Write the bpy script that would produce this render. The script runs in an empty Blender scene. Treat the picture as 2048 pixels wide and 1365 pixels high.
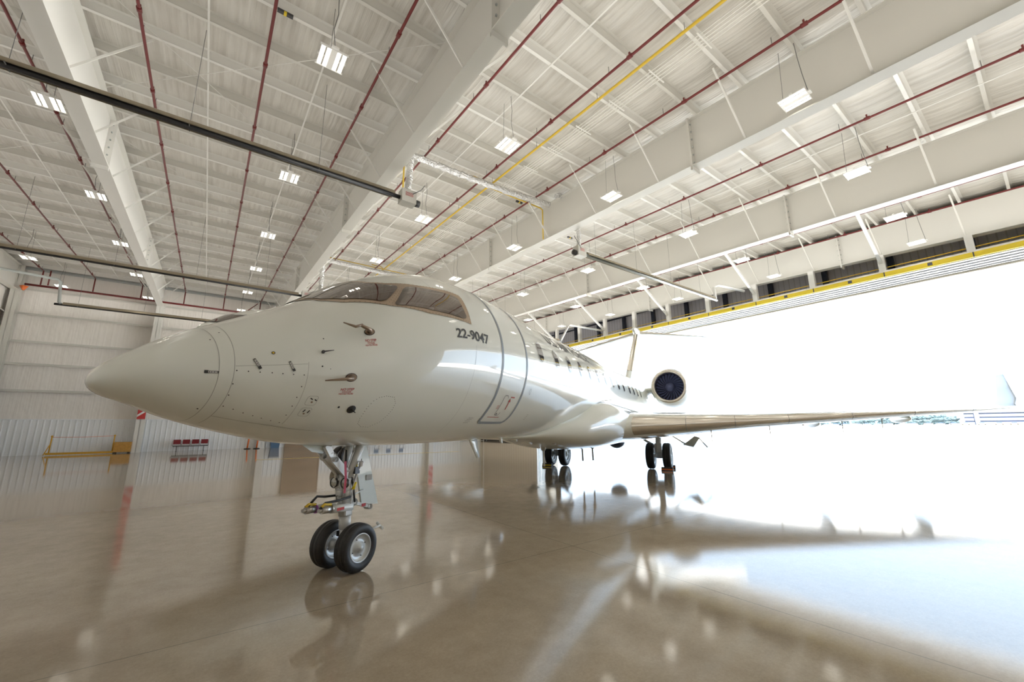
import bpy, bmesh, math, random
from mathutils import Vector, Matrix
random.seed(7)
PI = math.pi
C = bpy.context.scene.collection
HCAM = 1.632
R = math.radians

# ------------------------------------------------------------------ materials
def newmat(name):
    m = bpy.data.materials.new(name); m.use_nodes = True
    nt = m.node_tree
    return m, nt, nt.nodes['Principled BSDF']

def mat(name, col, rough=.5, metal=0., coat=0., spec=.5, emit=None, es=0., bump=None, var=None, alpha=1.):
    m, nt, b = newmat(name)
    b.inputs['Base Color'].default_value = (*col, 1)
    b.inputs['Roughness'].default_value = rough
    b.inputs['Metallic'].default_value = metal
    b.inputs['Coat Weight'].default_value = coat
    b.inputs['Coat Roughness'].default_value = .02; b.inputs['Coat IOR'].default_value = 1.7
    b.inputs['Specular IOR Level'].default_value = spec
    if emit:
        b.inputs['Emission Color'].default_value = (*emit, 1)
        b.inputs['Emission Strength'].default_value = es
    if var or bump:
        tc = nt.nodes.new('ShaderNodeTexCoord')
        mp = nt.nodes.new('ShaderNodeMapping'); nt.links.new(tc.outputs['Object'], mp.inputs['Vector'])
        nz = nt.nodes.new('ShaderNodeTexNoise'); nt.links.new(mp.outputs['Vector'], nz.inputs['Vector'])
        nz.inputs['Detail'].default_value = 4
    if var:
        sc, amt = var[0], var[1]
        mp.inputs['Scale'].default_value = sc if isinstance(sc, tuple) else (sc, sc, sc)
        nz.inputs['Scale'].default_value = 1
        mx = nt.nodes.new('ShaderNodeMix'); mx.data_type = 'RGBA'
        mx.inputs[6].default_value = (*[c*(1-amt) for c in col], 1)
        mx.inputs[7].default_value = (*[min(1, c*(1+amt)) for c in col], 1)
        nt.links.new(nz.outputs['Fac'], mx.inputs[0])
        nt.links.new(mx.outputs[2], b.inputs['Base Color'])
    if bump:
        sc, st, dist = bump
        mp.inputs['Scale'].default_value = sc if isinstance(sc, tuple) else (sc, sc, sc)
        nz.inputs['Scale'].default_value = 1
        bp = nt.nodes.new('ShaderNodeBump'); bp.inputs['Strength'].default_value = st; bp.inputs['Distance'].default_value = dist
        nt.links.new(nz.outputs['Fac'], bp.inputs['Height']); nt.links.new(bp.outputs['Normal'], b.inputs['Normal'])
    return m

M = {}
M['paint'] = mat('white_gloss_paint', (.88, .90, .83), .3, coat=1., spec=.5)
M['winglet'] = mat('winglet_shaded_white', (.40, .45, .51), .35, coat=.3)  # white paint toned down: shade on the inward face put into the colour
M['seam'] = mat('panel_seam_grey', (.36, .36, .33), .6)
M['rivet'] = mat('dark_rivet', (.03, .03, .03), .5)
M['stripe'] = mat('door_outline_grey', (.27, .31, .35), .45)
M['letter'] = mat('black_lettering', (.025, .025, .028), .45)
M['redpaint'] = mat('red_marking', (.55, .03, .03), .5)
M['tanframe'] = mat('window_frame_metal', (.46, .35, .25), .38, metal=.55, var=(40., .12))
M['glass'] = mat('tinted_cockpit_glass', (.075, .042, .027), .03, metal=.6, coat=1.)
M['cabinglass'] = mat('cabin_window_glass', (.10, .10, .12), .05, metal=.5, coat=.6)
M['chrome'] = mat('polished_leading_edge', (.74, .68, .60), .12, metal=1.)
M['steelmetal'] = mat('bare_metal', (.55, .54, .52), .3, metal=.9)
M['bronze'] = mat('heated_probe_metal', (.30, .22, .16), .35, metal=.8)
M['darkmetal'] = mat('dark_metal', (.06, .06, .065), .4, metal=.6)
M['fan'] = mat('fan_blade_titanium', (.13, .15, .30), .35, metal=.2)
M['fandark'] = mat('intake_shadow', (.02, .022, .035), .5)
M['tyre'] = mat('tyre_rubber', (.012, .012, .013), .55, bump=((1, 1, 60), .1, .01))
M['gearwhite'] = mat('gear_white_enamel', (.74, .75, .74), .3, coat=.4)
M['geargrey'] = mat('gear_door_grey', (.60, .64, .58), .4, coat=.2)
M['hubgrey'] = mat('wheel_hub_grey', (.62, .65, .66), .35, metal=.3)
M['lamp'] = mat('landing_lamp_glass', (.5, .5, .46), .08, metal=.8)
M['ribbon'] = mat('red_ribbon', (.50, .05, .10), .7)
M['yellow'] = mat('safety_yellow', (.86, .63, .01), .5)
M['gasyellow'] = mat('gas_pipe_yellow', (.72, .47, .02), .45)
M['purple'] = mat('purple_collar', (.35, .08, .45), .5)
M['orange'] = mat('orange_plastic', (.85, .16, .03), .5)
M['black'] = mat('black_rubber', (.015, .015, .015), .6)
M['sprred'] = mat('sprinkler_red', (.135, .005, .005), .4)
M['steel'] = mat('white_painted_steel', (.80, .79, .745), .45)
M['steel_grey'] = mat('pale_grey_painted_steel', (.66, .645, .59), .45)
M['galv'] = mat('galvanised_grey', (.42, .45, .44), .4, metal=.4)
M['reflector'] = mat('heater_reflector_aluminium', (.33, .275, .19), .35, metal=.5)
M['tubeblack'] = mat('heater_tube_black', (.02, .02, .023), .5)
M['foil'] = mat('crinkled_foil', (.75, .75, .74), .22, metal=1., bump=(14., 1., .12))
M['fixture'] = mat('fixture_white', (.75, .74, .70), .4)
M['lightstrip'] = mat('lit_lamp_strip', (1, 1, 1), .5, emit=(1., .93, .80), es=.85)
M['cable'] = mat('thin_cable', (.15, .15, .15), .5)
M['navy'] = mat('navy_steel', (.028, .036, .065), .45)
M['doorwhite'] = mat('door_white', (.82, .81, .78), .4)
M['cream'] = mat('door_cream', (.75, .66, .52), .5)
M['wood'] = mat('plywood_orange', (.50, .24, .04), .6, var=(9., .35))
M['railyel'] = mat('rail_yellow', (.66, .33, .02), .5)
M['chairred'] = mat('burgundy_vinyl', (.22, .012, .02), .4)
M['chairgrey'] = mat('chair_grey_shell', (.45, .46, .46), .4)
M['bluebox'] = mat('blue_grey_plastic', (.06, .13, .24), .5)
M['beige'] = mat('door_leaf_beige', (.62, .54, .42), .5)
M['browndoor'] = mat('brown_panel_door', (.26, .17, .10), .45, var=((.5, .5, 4.), .35))
M['white'] = mat('clean_white', (.85, .86, .86), .5)
M['tree'] = mat('hazy_tree_foliage', (.016, .040, .050), .8, var=(1.2, .8))  # blue distance haze mixed into the foliage colour
M['trunk'] = mat('tree_bark', (.10, .08, .07), .8)
M['bldg'] = mat('hazy_terminal_concrete', (.06, .075, .13), .6)  # distance haze put into the concrete as a blue tint
M['bldgdark'] = mat('terminal_glazing', (.02, .035, .09), .2)
M['carwhite'] = mat('vehicle_white', (.75, .76, .8), .3, coat=.5)
M['carblue'] = mat('vehicle_blue', (.08, .12, .35), .3, coat=.5)
M['carred'] = mat('vehicle_red', (.5, .1, .1), .3, coat=.5)
M['grass'] = mat('airfield_grass', (.034, .036, .001), .9, var=(.2, .3))
M['apron'] = mat('apron_concrete', (.62, .61, .58), .8, var=(.3, .05))
M['paintyel'] = mat('floor_line_yellow', (.85, .62, .05), .35)

# polished concrete floor with control joints and worn mottling
def floor_mat():
    m, nt, b = newmat('polished_concrete'); N = nt.nodes; L = nt.links
    geo = N.new('ShaderNodeNewGeometry')
    def noise(scale, detail, rough=.6):
        n = N.new('ShaderNodeTexNoise'); n.inputs['Scale'].default_value = scale; n.inputs['Detail'].default_value = detail
        n.inputs['Roughness'].default_value = rough; L.new(geo.outputs['Position'], n.inputs['Vector']); return n
    n1 = noise(.35, 6); n2 = noise(4., 8, .75); n3 = noise(45., 4, .8)
    r = N.new('ShaderNodeValToRGB')
    r.color_ramp.elements[0].position = .3; r.color_ramp.elements[0].color = (.30, .232, .152, 1)
    r.color_ramp.elements[1].position = .72; r.color_ramp.elements[1].color = (.49, .40, .287, 1)
    ad = N.new('ShaderNodeMath'); ad.operation = 'MULTIPLY_ADD'; L.new(n2.outputs['Fac'], ad.inputs[0]); ad.inputs[1].default_value = .55
    m2 = N.new('ShaderNodeMath'); m2.operation = 'MULTIPLY'; L.new(n1.outputs['Fac'], m2.inputs[0]); m2.inputs[1].default_value = .5
    L.new(m2.outputs[0], ad.inputs[2]); L.new(ad.outputs[0], r.inputs['Fac'])
    # joints: lines at fixed spacing in X and Y
    sep = N.new('ShaderNodeSeparateXYZ'); L.new(geo.outputs['Position'], sep.inputs[0])
    def joint(out, off, sp):
        a = N.new('ShaderNodeMath'); a.operation = 'SUBTRACT'; L.new(out, a.inputs[0]); a.inputs[1].default_value = off - sp/2
        mo = N.new('ShaderNodeMath'); mo.operation = 'PINGPONG'; mo.inputs[1].default_value = sp/2
        a2 = N.new('ShaderNodeMath'); a2.operation = 'ADD'; L.new(a.outputs[0], a2.inputs[0]); a2.inputs[1].default_value = sp*20
        L.new(a2.outputs[0], mo.inputs[0])
        g = N.new('ShaderNodeMath'); g.operation = 'GREATER_THAN'; L.new(mo.outputs[0], g.inputs[0]); g.inputs[1].default_value = sp/2 - .006
        return g.outputs[0]
    jx = joint(sep.outputs[0], 4.3, 7.9); jy = joint(sep.outputs[1], 4.4, 7.6)
    mxj = N.new('ShaderNodeMath'); mxj.operation = 'MAXIMUM'; L.new(jx, mxj.inputs[0]); L.new(jy, mxj.inputs[1])
    mj = N.new('ShaderNodeMath'); mj.operation = 'MULTIPLY'; L.new(mxj.outputs[0], mj.inputs[0]); mj.inputs[1].default_value = .55
    mix = N.new('ShaderNodeMix'); mix.data_type = 'RGBA'; L.new(mj.outputs[0], mix.inputs[0])
    gr = N.new('ShaderNodeMapRange'); L.new(n3.outputs['Fac'], gr.inputs[0]); gr.inputs[1].default_value = .25; gr.inputs[2].default_value = .75; gr.inputs[3].default_value = .84; gr.inputs[4].default_value = 1.14
    gm = N.new('ShaderNodeVectorMath'); gm.operation = 'SCALE'; L.new(r.outputs['Color'], gm.inputs[0]); L.new(gr.outputs[0], gm.inputs['Scale'])
    L.new(gm.outputs[0], mix.inputs[6]); mix.inputs[7].default_value = (.10, .085, .065, 1)
    L.new(mix.outputs[2], b.inputs['Base Color'])
    gz = N.new('ShaderNodeMath'); gz.operation = 'GREATER_THAN'; L.new(sep.outputs[1], gz.inputs[0]); gz.inputs[1].default_value = 12.0
    rr = N.new('ShaderNodeMapRange'); L.new(n2.outputs['Fac'], rr.inputs[0]); rr.inputs[3].default_value = .04; rr.inputs[4].default_value = .08
    rm = N.new('ShaderNodeMix'); rm.data_type = 'FLOAT'; L.new(gz.outputs[0], rm.inputs[0]); L.new(rr.outputs[0], rm.inputs[2]); rm.inputs[3].default_value = .035
    L.new(rm.outputs[0], b.inputs['Roughness'])
    sm = N.new('ShaderNodeMix'); sm.data_type = 'FLOAT'; L.new(gz.outputs[0], sm.inputs[0]); sm.inputs[2].default_value = .42; sm.inputs[3].default_value = .72
    L.new(sm.outputs[0], b.inputs['Specular IOR Level'])
    bp = N.new('ShaderNodeBump'); bp.inputs['Strength'].default_value = .02; bp.inputs['Distance'].default_value = .02
    L.new(n2.outputs['Fac'], bp.inputs['Height'])
    L.new(bp.outputs['Normal'], b.inputs['Normal'])
    return m
M['floor'] = floor_mat()

# white vinyl-faced insulation: fine wrinkles along Y (roof) or Z (walls) plus soft billows
def insul_mat(name, axis, col, wrinkle_shade):
    m, nt, b = newmat(name); N = nt.nodes; L = nt.links
    geo = N.new('ShaderNodeNewGeometry')
    def noise(sc, detail):
        mp = N.new('ShaderNodeMapping'); mp.inputs['Scale'].default_value = sc; L.new(geo.outputs['Position'], mp.inputs['Vector'])
        n = N.new('ShaderNodeTexNoise'); n.inputs['Scale'].default_value = 1; n.inputs['Detail'].default_value = detail
        L.new(mp.outputs['Vector'], n.inputs['Vector']); return n
    fine = noise((9., .35, 1.) if axis == 'Y' else (9., 9., .30), 5)
    big = noise((.9, .55, .5) if axis == 'Y' else (.8, .8, .4), 3)
    rp = N.new('ShaderNodeValToRGB')
    rp.color_ramp.elements[0].position = .30; rp.color_ramp.elements[0].color = (*wrinkle_shade, 1)  # shade in wrinkles and billows painted into the vinyl colour
    rp.color_ramp.elements[1].position = .60; rp.color_ramp.elements[1].color = (*col, 1)
    mm = N.new('ShaderNodeMix'); mm.data_type = 'FLOAT'; mm.inputs[0].default_value = .45
    L.new(fine.outputs['Fac'], mm.inputs[2]); L.new(big.outputs['Fac'], mm.inputs[3])
    L.new(mm.outputs[0], rp.inputs['Fac']); L.new(rp.outputs['Color'], b.inputs['Base Color'])
    b1 = N.new('ShaderNodeBump'); b1.inputs['Strength'].default_value = .9 if axis == 'Y' else .4; b1.inputs['Distance'].default_value = .07
    L.new(fine.outputs['Fac'], b1.inputs['Height'])
    b2 = N.new('ShaderNodeBump'); b2.inputs['Strength'].default_value = .5; b2.inputs['Distance'].default_value = .35
    L.new(big.outputs['Fac'], b2.inputs['Height']); L.new(b1.outputs['Normal'], b2.inputs['Normal'])
    L.new(b2.outputs['Normal'], b.inputs['Normal'])
    b.inputs['Roughness'].default_value = .42; b.inputs['Specular IOR Level'].default_value = .35
    return m
M['roofins'] = insul_mat('roof_insulation_vinyl', 'Y', (.70, .68, .625), (.46, .43, .375))
M['wallins'] = insul_mat('wall_insulation_vinyl', 'Z', (.89, .85, .80), (.82, .775, .72))

def rib_mat(name, col, sp, axis, dark=.72):
    m, nt, b = newmat(name); N = nt.nodes; L = nt.links
    geo = N.new('ShaderNodeNewGeometry'); sep = N.new('ShaderNodeSeparateXYZ'); L.new(geo.outputs['Position'], sep.inputs[0])
    a = N.new('ShaderNodeMath'); a.operation = 'ADD'; L.new(sep.outputs[axis], a.inputs[0]); a.inputs[1].default_value = 100*sp
    mo = N.new('ShaderNodeMath'); mo.operation = 'MODULO'; L.new(a.outputs[0], mo.inputs[0]); mo.inputs[1].default_value = sp
    d = N.new('ShaderNodeMath'); d.operation = 'DIVIDE'; L.new(mo.outputs[0], d.inputs[0]); d.inputs[1].default_value = sp
    r = N.new('ShaderNodeValToRGB'); e = r.color_ramp.elements
    e[0].position = 0.; e[0].color = (*[c*dark for c in col], 1); e[1].position = .10; e[1].color = (*col, 1)
    x = e.new(.80); x.color = (*col, 1); x = e.new(.9); x.color = (*[c*dark*.9 for c in col], 1)
    L.new(d.outputs[0], r.inputs['Fac']); L.new(r.outputs['Color'], b.inputs['Base Color'])
    b.inputs['Roughness'].default_value = .4
    return m
M['fascia'] = rib_mat('fascia_sheeting', (.90, .89, .97), .3, 1, .85)
M['doorleaf'] = rib_mat('door_leaf_sheeting', (.60, .52, .41), .4, 1, .9)

# ------------------------------------------------------------------ mesh helpers
class MB:
    def __init__(s): s.v = []; s.f = []; s.m = []; s.sm = []
    def add(s, vs, fs, mi=0, smooth=False):
        b = len(s.v); s.v.extend([tuple(v) for v in vs])
        for f in fs: s.f.append(tuple(b+i for i in f)); s.m.append(mi); s.sm.append(smooth)
    def box(s, x0, x1, y0, y1, z0, z1, mi=0):
        v = [(x, y, z) for z in (z0, z1) for y in (y0, y1) for x in (x0, x1)]
        s.add(v, [(0, 2, 3, 1), (4, 5, 7, 6), (0, 1, 5, 4), (2, 6, 7, 3), (0, 4, 6, 2), (1, 3, 7, 5)], mi)
    def hexa(s, v, mi=0):   # 8 points, bottom 4 (ccw) then top 4
        s.add(v, [(3, 2, 1, 0), (4, 5, 6, 7), (0, 1, 5, 4), (1, 2, 6, 5), (2, 3, 7, 6), (3, 0, 4, 7)], mi)
    def bar(s, p, q, w, h, mi=0, up=(0, 0, 1)):
        p = Vector(p); q = Vector(q); d = (q-p).normalized(); u = Vector(up)
        if abs(d.dot(u)) > .98: u = Vector((1, 0, 0))
        r = d.cross(u).normalized(); u = r.cross(d).normalized()
        a = r*w/2; b = u*h/2
        s.hexa([p-a-b, p+a-b, q+a-b, q-a-b, p-a+b, p+a+b, q+a+b, q-a+b], mi)
    def tube(s, pts, rad, n=10, mi=0, cap=True, smooth=True):
        pts = [Vector(p) for p in pts]; k = len(pts)
        rads = rad if isinstance(rad, (list, tuple)) else [rad]*k
        vs = []; prev = None
        for i, p in enumerate(pts):
            d = (pts[min(i+1, k-1)] - pts[max(i-1, 0)]).normalized()
            if prev is None:
                u = Vector((0, 0, 1)) if abs(d.z) < .95 else Vector((1, 0, 0))
            else: u = prev
            r = d.cross(u).normalized(); u = r.cross(d).normalized(); prev = u
            for j in range(n):
                a = 2*PI*j/n
                vs.append(p + (r*math.cos(a)+u*math.sin(a))*rads[i])
        fs = [(i*n+j, i*n+(j+1) % n, (i+1)*n+(j+1) % n, (i+1)*n+j) for i in range(k-1) for j in range(n)]
        s.add(vs, fs, mi, smooth)
        if cap:
            b = len(s.v)-len(vs)
            s.f.append(tuple(b+j for j in reversed(range(n)))); s.m.append(mi); s.sm.append(False)
            s.f.append(tuple(b+(k-1)*n+j for j in range(n))); s.m.append(mi); s.sm.append(False)
    def lathe(s, prof, n=32, o=(0, 0, 0), ax=(1, 0, 0), mi=0, smooth=True, ms=None):   # prof: (along, radius)
        o = Vector(o); a = Vector(ax).normalized(); u = Vector((0, 0, 1)) if abs(a.z) < .9 else Vector((1, 0, 0))
        r = a.cross(u).normalized(); u = r.cross(a)
        vs = [o + a*t + (r*math.cos(2*PI*j/n)+u*math.sin(2*PI*j/n))*max(q, 1e-4) for t, q in prof for j in range(n)]
        for i in range(len(prof)-1):
            pass
        b = len(s.v); s.v.extend([tuple(v) for v in vs])
        for i in range(len(prof)-1):
            for j in range(n):
                s.f.append((b+i*n+j, b+(i+1)*n+j, b+(i+1)*n+(j+1) % n, b+i*n+(j+1) % n)); s.m.append(ms[i] if ms else mi); s.sm.append(smooth)
    def ball(s, c, r, n=12, mi=0):
        c = Vector(c); rr = r if isinstance(r, (tuple, list)) else (r, r, r)
        prof = [(-math.cos(PI*i/n), math.sin(PI*i/n)) for i in range(n+1)]
        b = len(s.v); k = 2*n
        for t, q in prof:
            for j in range(k):
                s.v.append((c.x+rr[0]*q*math.cos(2*PI*j/k), c.y+rr[1]*q*math.sin(2*PI*j/k), c.z+rr[2]*t))
        for i in range(n):
            for j in range(k):
                s.f.append((b+i*k+j, b+i*k+(j+1) % k, b+(i+1)*k+(j+1) % k, b+(i+1)*k+j)); s.m.append(mi); s.sm.append(True)
    def loft(s, rings, mi=0, smooth=True, closed=True, caps=(True, True)):
        n = len(rings[0]); b = len(s.v)
        for r in rings: s.v.extend([tuple(p) for p in r])
        for i in range(len(rings)-1):
            for j in range(n if closed else n-1):
                s.f.append((b+i*n+j, b+i*n+(j+1) % n, b+(i+1)*n+(j+1) % n, b+(i+1)*n+j)); s.m.append(mi); s.sm.append(smooth)
        if caps[0]: s.f.append(tuple(b+j for j in reversed(range(n)))); s.m.append(mi); s.sm.append(False)
        if caps[1]: s.f.append(tuple(b+(len(rings)-1)*n+j for j in range(n))); s.m.append(mi); s.sm.append(False)
    def build(s, name, mats, parent=None, fixn=True):
        me = bpy.data.meshes.new(name); me.from_pydata(s.v, [], s.f)
        mats = mats if isinstance(mats, (list, tuple)) else [mats]
        for m in mats: me.materials.append(m)
        me.polygons.foreach_set('material_index', s.m); me.polygons.foreach_set('use_smooth', s.sm)
        if fixn:
            bm = bmesh.new(); bm.from_mesh(me); bmesh.ops.recalc_face_normals(bm, faces=bm.faces); bm.to_mesh(me); bm.free()
        me.update()
        o = bpy.data.objects.new(name, me); C.objects.link(o)
        if parent: o.parent = parent
        return o

def empty(name, loc=(0, 0, 0), rz=0):
    o = bpy.data.objects.new(name, None); C.objects.link(o); o.location = loc; o.rotation_euler = (0, 0, rz); return o
def tag(o, label, cat, group=None, kind=None):
    if label: o['label'] = label
    if cat: o['category'] = cat
    if group: o['group'] = group
    if kind: o['kind'] = kind
    return o
def struct(o, label=None):
    o['kind'] = 'structure'
    if label: o['label'] = label
    return o
def dup(root, loc, rz=None):
    r = root.copy(); C.objects.link(r); r.location = loc
    if rz is not None: r.rotation_euler = (0, 0, rz)
    for ch in list(root.children):
        c = ch.copy(); C.objects.link(c); c.parent = r
        for g in list(ch.children):
            d = g.copy(); C.objects.link(d); d.parent = c
    return r

# ------------------------------------------------------------------ camera
YAW, PITCH, ROLL, FPX = -6.41098388e-01, 2.06172846e-01, 8.52257126e-03, 813.962
Rv = Vector((math.cos(YAW), math.sin(YAW), 0)); Fh = Vector((-math.sin(YAW), math.cos(YAW), 0)); Zv = Vector((0, 0, 1))
Fv = Fh*math.cos(PITCH) + Zv*math.sin(PITCH); Uv = -Fh*math.sin(PITCH) + Zv*math.cos(PITCH)
Rc = Rv*math.cos(ROLL) - Uv*math.sin(ROLL); Uc = Rv*math.sin(ROLL) + Uv*math.cos(ROLL)
cam = bpy.data.cameras.new('camera'); cam.sensor_width = 36; cam.lens = FPX/2048*36; cam.clip_start = .05; cam.clip_end = 3000
co = bpy.data.objects.new('camera', cam); C.objects.link(co)
co.matrix_world = Matrix(((Rc.x, Uc.x, -Fv.x, 0), (Rc.y, Uc.y, -Fv.y, 0), (Rc.z, Uc.z, -Fv.z, HCAM), (0, 0, 0, 1)))
bpy.context.scene.camera = co
def inview(p, marg=60):
    d = Vector(p) - Vector((0, 0, HCAM)); z = d.dot(Fv)
    if z < .3: return False
    x = 1024 + FPX*d.dot(Rc)/z; y = 682.5 - FPX*d.dot(Uc)/z
    return -marg < x < 2048+marg and -marg < y < 1365+marg

# ------------------------------------------------------------------ building (X across the bays, Y along the rafters)
YW = 41.25; XL = -11.5; XD = 26.0; YF = -13.0; ZB = 12.92; SL = .035255
def zr(y): return ZB + SL*(y-YW)          # underside of the roof insulation
ORD = ['first', 'second', 'third', 'fourth', 'fifth', 'sixth', 'seventh', 'eighth', 'ninth', 'tenth', 'eleventh', 'twelfth',
       'thirteenth', 'fourteenth', 'fifteenth', 'sixteenth', 'seventeenth', 'eighteenth', 'nineteenth', 'twentieth']

mb = MB(); mb.add([(XL-.4, YF-.4, 0), (XD+.6, YF-.4, 0), (XD+.6, YW+.4, 0), (XL-.4, YW+.4, 0)], [(0, 1, 2, 3)])
struct(mb.build('floor', M['floor']))
mb = MB(); mb.add([(XD+.6, -500, -.01), (600, -500, -.01), (600, 900, -.01), (XD+.6, 900, -.01)], [(0, 1, 2, 3)])
struct(mb.build('ground', M['apron']))
for i, (x0, x1, y0, y1, lab) in enumerate(((200, 208, -60, 400, 'nearer thin strip of yellow green grass across the airfield'), (318, 405, -60, 500, 'farther strip of yellow green grass before the terminal'))):
    mb = MB(); mb.add([(x0, y0, 0.0), (x1, y0, 0.0), (x1, y1, 0.0), (x0, y1, 0.0)], [(0, 1, 2, 3)])
    tag(mb.build('grass_strip', M['grass']), lab, 'grass', kind='stuff')

# roof: gently billowed insulation, subdivided between purlins
PUR = [y for y in [1.25-1.41*9 + 1.41*k for k in range(45)] if YF+.3 < y < YW-.15]
mb = MB()
ys = []
edges = [YF-.3] + PUR + [YW+.3]
for a, b in zip(edges[:-1], edges[1:]):
    for t in (0, .25, .5, .75): ys.append((a+(b-a)*t, -.05*math.sin(PI*t)))
ys.append((edges[-1], 0))
rings = [[(x, y, zr(y)+dz) for x in (XL-.4, 0, 12, XD+3.6)] for y, dz in ys]
mb.loft(rings, closed=False, caps=(False, False), smooth=True)
mb.add([(XL-.4, YF-.4, zr(YF)+.4), (XD+3.6, YF-.4, zr(YF)+.4), (XD+3.6, YW+.4, zr(YW)+.4), (XL-.4, YW+.4, zr(YW)+.4)], [(0, 1, 2, 3)])
struct(mb.build('ceiling', M['roofins'], fixn=False))

# purlins (Z sections), each one a beam of its own
for i, y in enumerate(PUR):
    mb = MB(); zt = zr(y); x0, x1 = XL, XD+3.2
    mb.box(x0, x1, y-.006, y+.006, zt-.25, zt)
    mb.box(x0, x1, y-.006, y+.085, zt-.256, zt-.244)
    mb.box(x0, x1, y+.08, y+.088, zt-.25, zt-.225)
    mb.box(x0, x1, y-.085, y+.006, zt-.012, zt)
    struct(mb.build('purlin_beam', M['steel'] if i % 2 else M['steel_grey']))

# rafters: deep tapered I beams
def rafter(x, mname, label, depth=1.72, y0=YF, y1=YW-.1, left=True, right=True, fw=.40, ztop=.256):
    root = None
    mb = MB(); t = .02
    for (ya, yb) in ((y0, y1),):
        za, zb = zr(ya)-ztop, zr(yb)-ztop
        def seg(xa, xb, top, bot):
            mb.hexa([(xa, ya, za-bot), (xb, ya, za-bot), (xb, yb, zb-bot), (xa, yb, zb-bot), (xa, ya, za-top), (xb, ya, za-top), (xb, yb, zb-top), (xa, yb, zb-top)])
        seg(x-fw/2+.04, x+fw/2-.04, 0, .025); seg(x-.012, x+.012, .025, depth-.03); seg(x-fw/2, x+fw/2, depth-.03, depth)
    o = mb.build('roof_beam', M[mname])
    struct(o, label)
    # splice plates with bolts
    for ysp in (5.8, 17.5, 29.3):
        if not (inview((x, ysp, zr(ysp)-1.2), 150)): continue
        mb = MB(); z = zr(ysp)-ztop
        mb.box(x-fw/2-.01, x+fw/2+.01, ysp-.03, ysp+.03, z-depth-.14, z+.02)
        for k in range(6):
            for sx in (-1, 1):
                mb.box(x+sx*.11-.02, x+sx*.11+.02, ysp-.07, ysp+.07, z-.2-k*.28-.02, z-.2-k*.28+.02, 1)
        mb.build('splice_plate', [M[mname], M['galv']], o)
    # flange braces running up to the purlins
    k = 0
    for yb_ in [7.0+2.82*j for j in range(-3, 13)]:
        for sx in ([-1] if left else []) + ([1] if right else []):
            p = (x+sx*.17, yb_, zr(yb_)-ztop-depth+.02); q = (x+sx*1.45, yb_+.1, zr(yb_)-.23)
            if inview(p, 40) or inview(q, 40):
                mb = MB(); mb.bar(p, q, .055, .006); mb.bar((p[0], p[1]-.027, p[2]), (q[0], q[1]-.027, q[2]), .006, .055)
                mb.build('flange_brace', M['steel'], o)
    return o
BX = [-3.68, 4.06, 11.72, 19.42]
BN = ['leftmost deep white roof beam, bright on its door side', 'deep grey roof beam running over the cockpit of the jet', 'deep grey roof beam, next one from the cockpit toward the door', 'deep grey roof beam beside the girder above the hangar door']
for x, lab in zip(BX, BN): rafter(x, 'steel_grey' if x > 0 else 'steel', lab)  # greyer beams: shade of webs facing away from door put into the steel colour
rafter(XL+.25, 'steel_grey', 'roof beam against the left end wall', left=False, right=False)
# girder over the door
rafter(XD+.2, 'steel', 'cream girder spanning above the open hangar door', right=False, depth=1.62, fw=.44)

# back wall with ribbed liner below and girts
mb = MB()
mb.add([(XL-.4, YW, 2.32), (XD+3, YW, 2.32), (XD+3, YW, 13.4), (XL-.4, YW, 13.4)], [(0, 1, 2, 3)])
wall = mb.build('wall_back', M['wallins']); struct(wall)
mb = MB(); x = XL-.4; sp = .305
prof = [(0, 0), (.20, 0), (.225, .035), (.28, .035), (.305, 0)]
vs = []
while x < XD+3:
    for dx, dy in prof[:-1]: vs.append((x+dx, YW-.03-dy))
    x += sp
n = len(vs); mb.add([(a, b, 0) for a, b in vs]+[(a, b, 2.32) for a, b in vs], [(i, i+1, n+i+1, n+i) for i in range(n-1)])
mb.box(XL-.4, XD+3, YW-.09, YW, 2.30, 2.36)
M['liner'] = mat('ribbed_white_liner', (.88, .90, .92), .35)
mb.build('wainscot_liner', M['liner'], wall)
for z in (4.2, 5.98, 7.5, 9.4, 11.1):
    mb = MB(); mb.box(XL, XD+.5, YW-.22, YW-.02, z-.01, z+.01); mb.box(XL, XD+.5, YW-.23, YW-.21, z-.08, z+.01); mb.box(XL, XD+.5, YW-.03, YW-.01, z-.01, z+.09)
    mb.build('girt', M['steel_grey'], wall)
mb = MB(); mb.box(XL, XD+.5, YW-.26, YW-.02, 12.50, 12.66); mb.build('eave_strut', M['galv'], wall)

# left end wall
mb = MB(); mb.add([(XL-.1, YF, 0), (XL-.1, YW, 0), (XL-.1, YW, 13.4), (XL-.1, YF, 11.6)], [(0, 1, 2, 3)])
wl = mb.build('wall_left', M['wallins']); struct(wl)
for z in (2.4, 4.2, 5.98, 7.5, 9.4):
    mb = MB(); mb.box(XL-.1, XL+.12, YF, YW, z-.01, z+.01); mb.box(XL+.10, XL+.12, YF, YW, z-.08, z+.01); mb.build('girt', M['steel_grey'], wl)
mb = MB(); mb.bar((XL+.05, 39.6, 9.3), (XL+.05, 34.5, 12.2), .12, .12); mb.bar((XL+.05, 41, 8.0), (XL+.05, 37.0, 9.6), .09, .09); mb.build('wind_brace', M['steel'], wl)
# near wall behind the camera and wall beyond the door
mb = MB(); mb.add([(XL-.4, YF, 0), (XD+3.4, YF, 0), (XD+3.4, YF, 12), (XL-.4, YF, 12)], [(0, 1, 2, 3)]); struct(mb.build('wall_front', M['wallins']))

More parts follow.
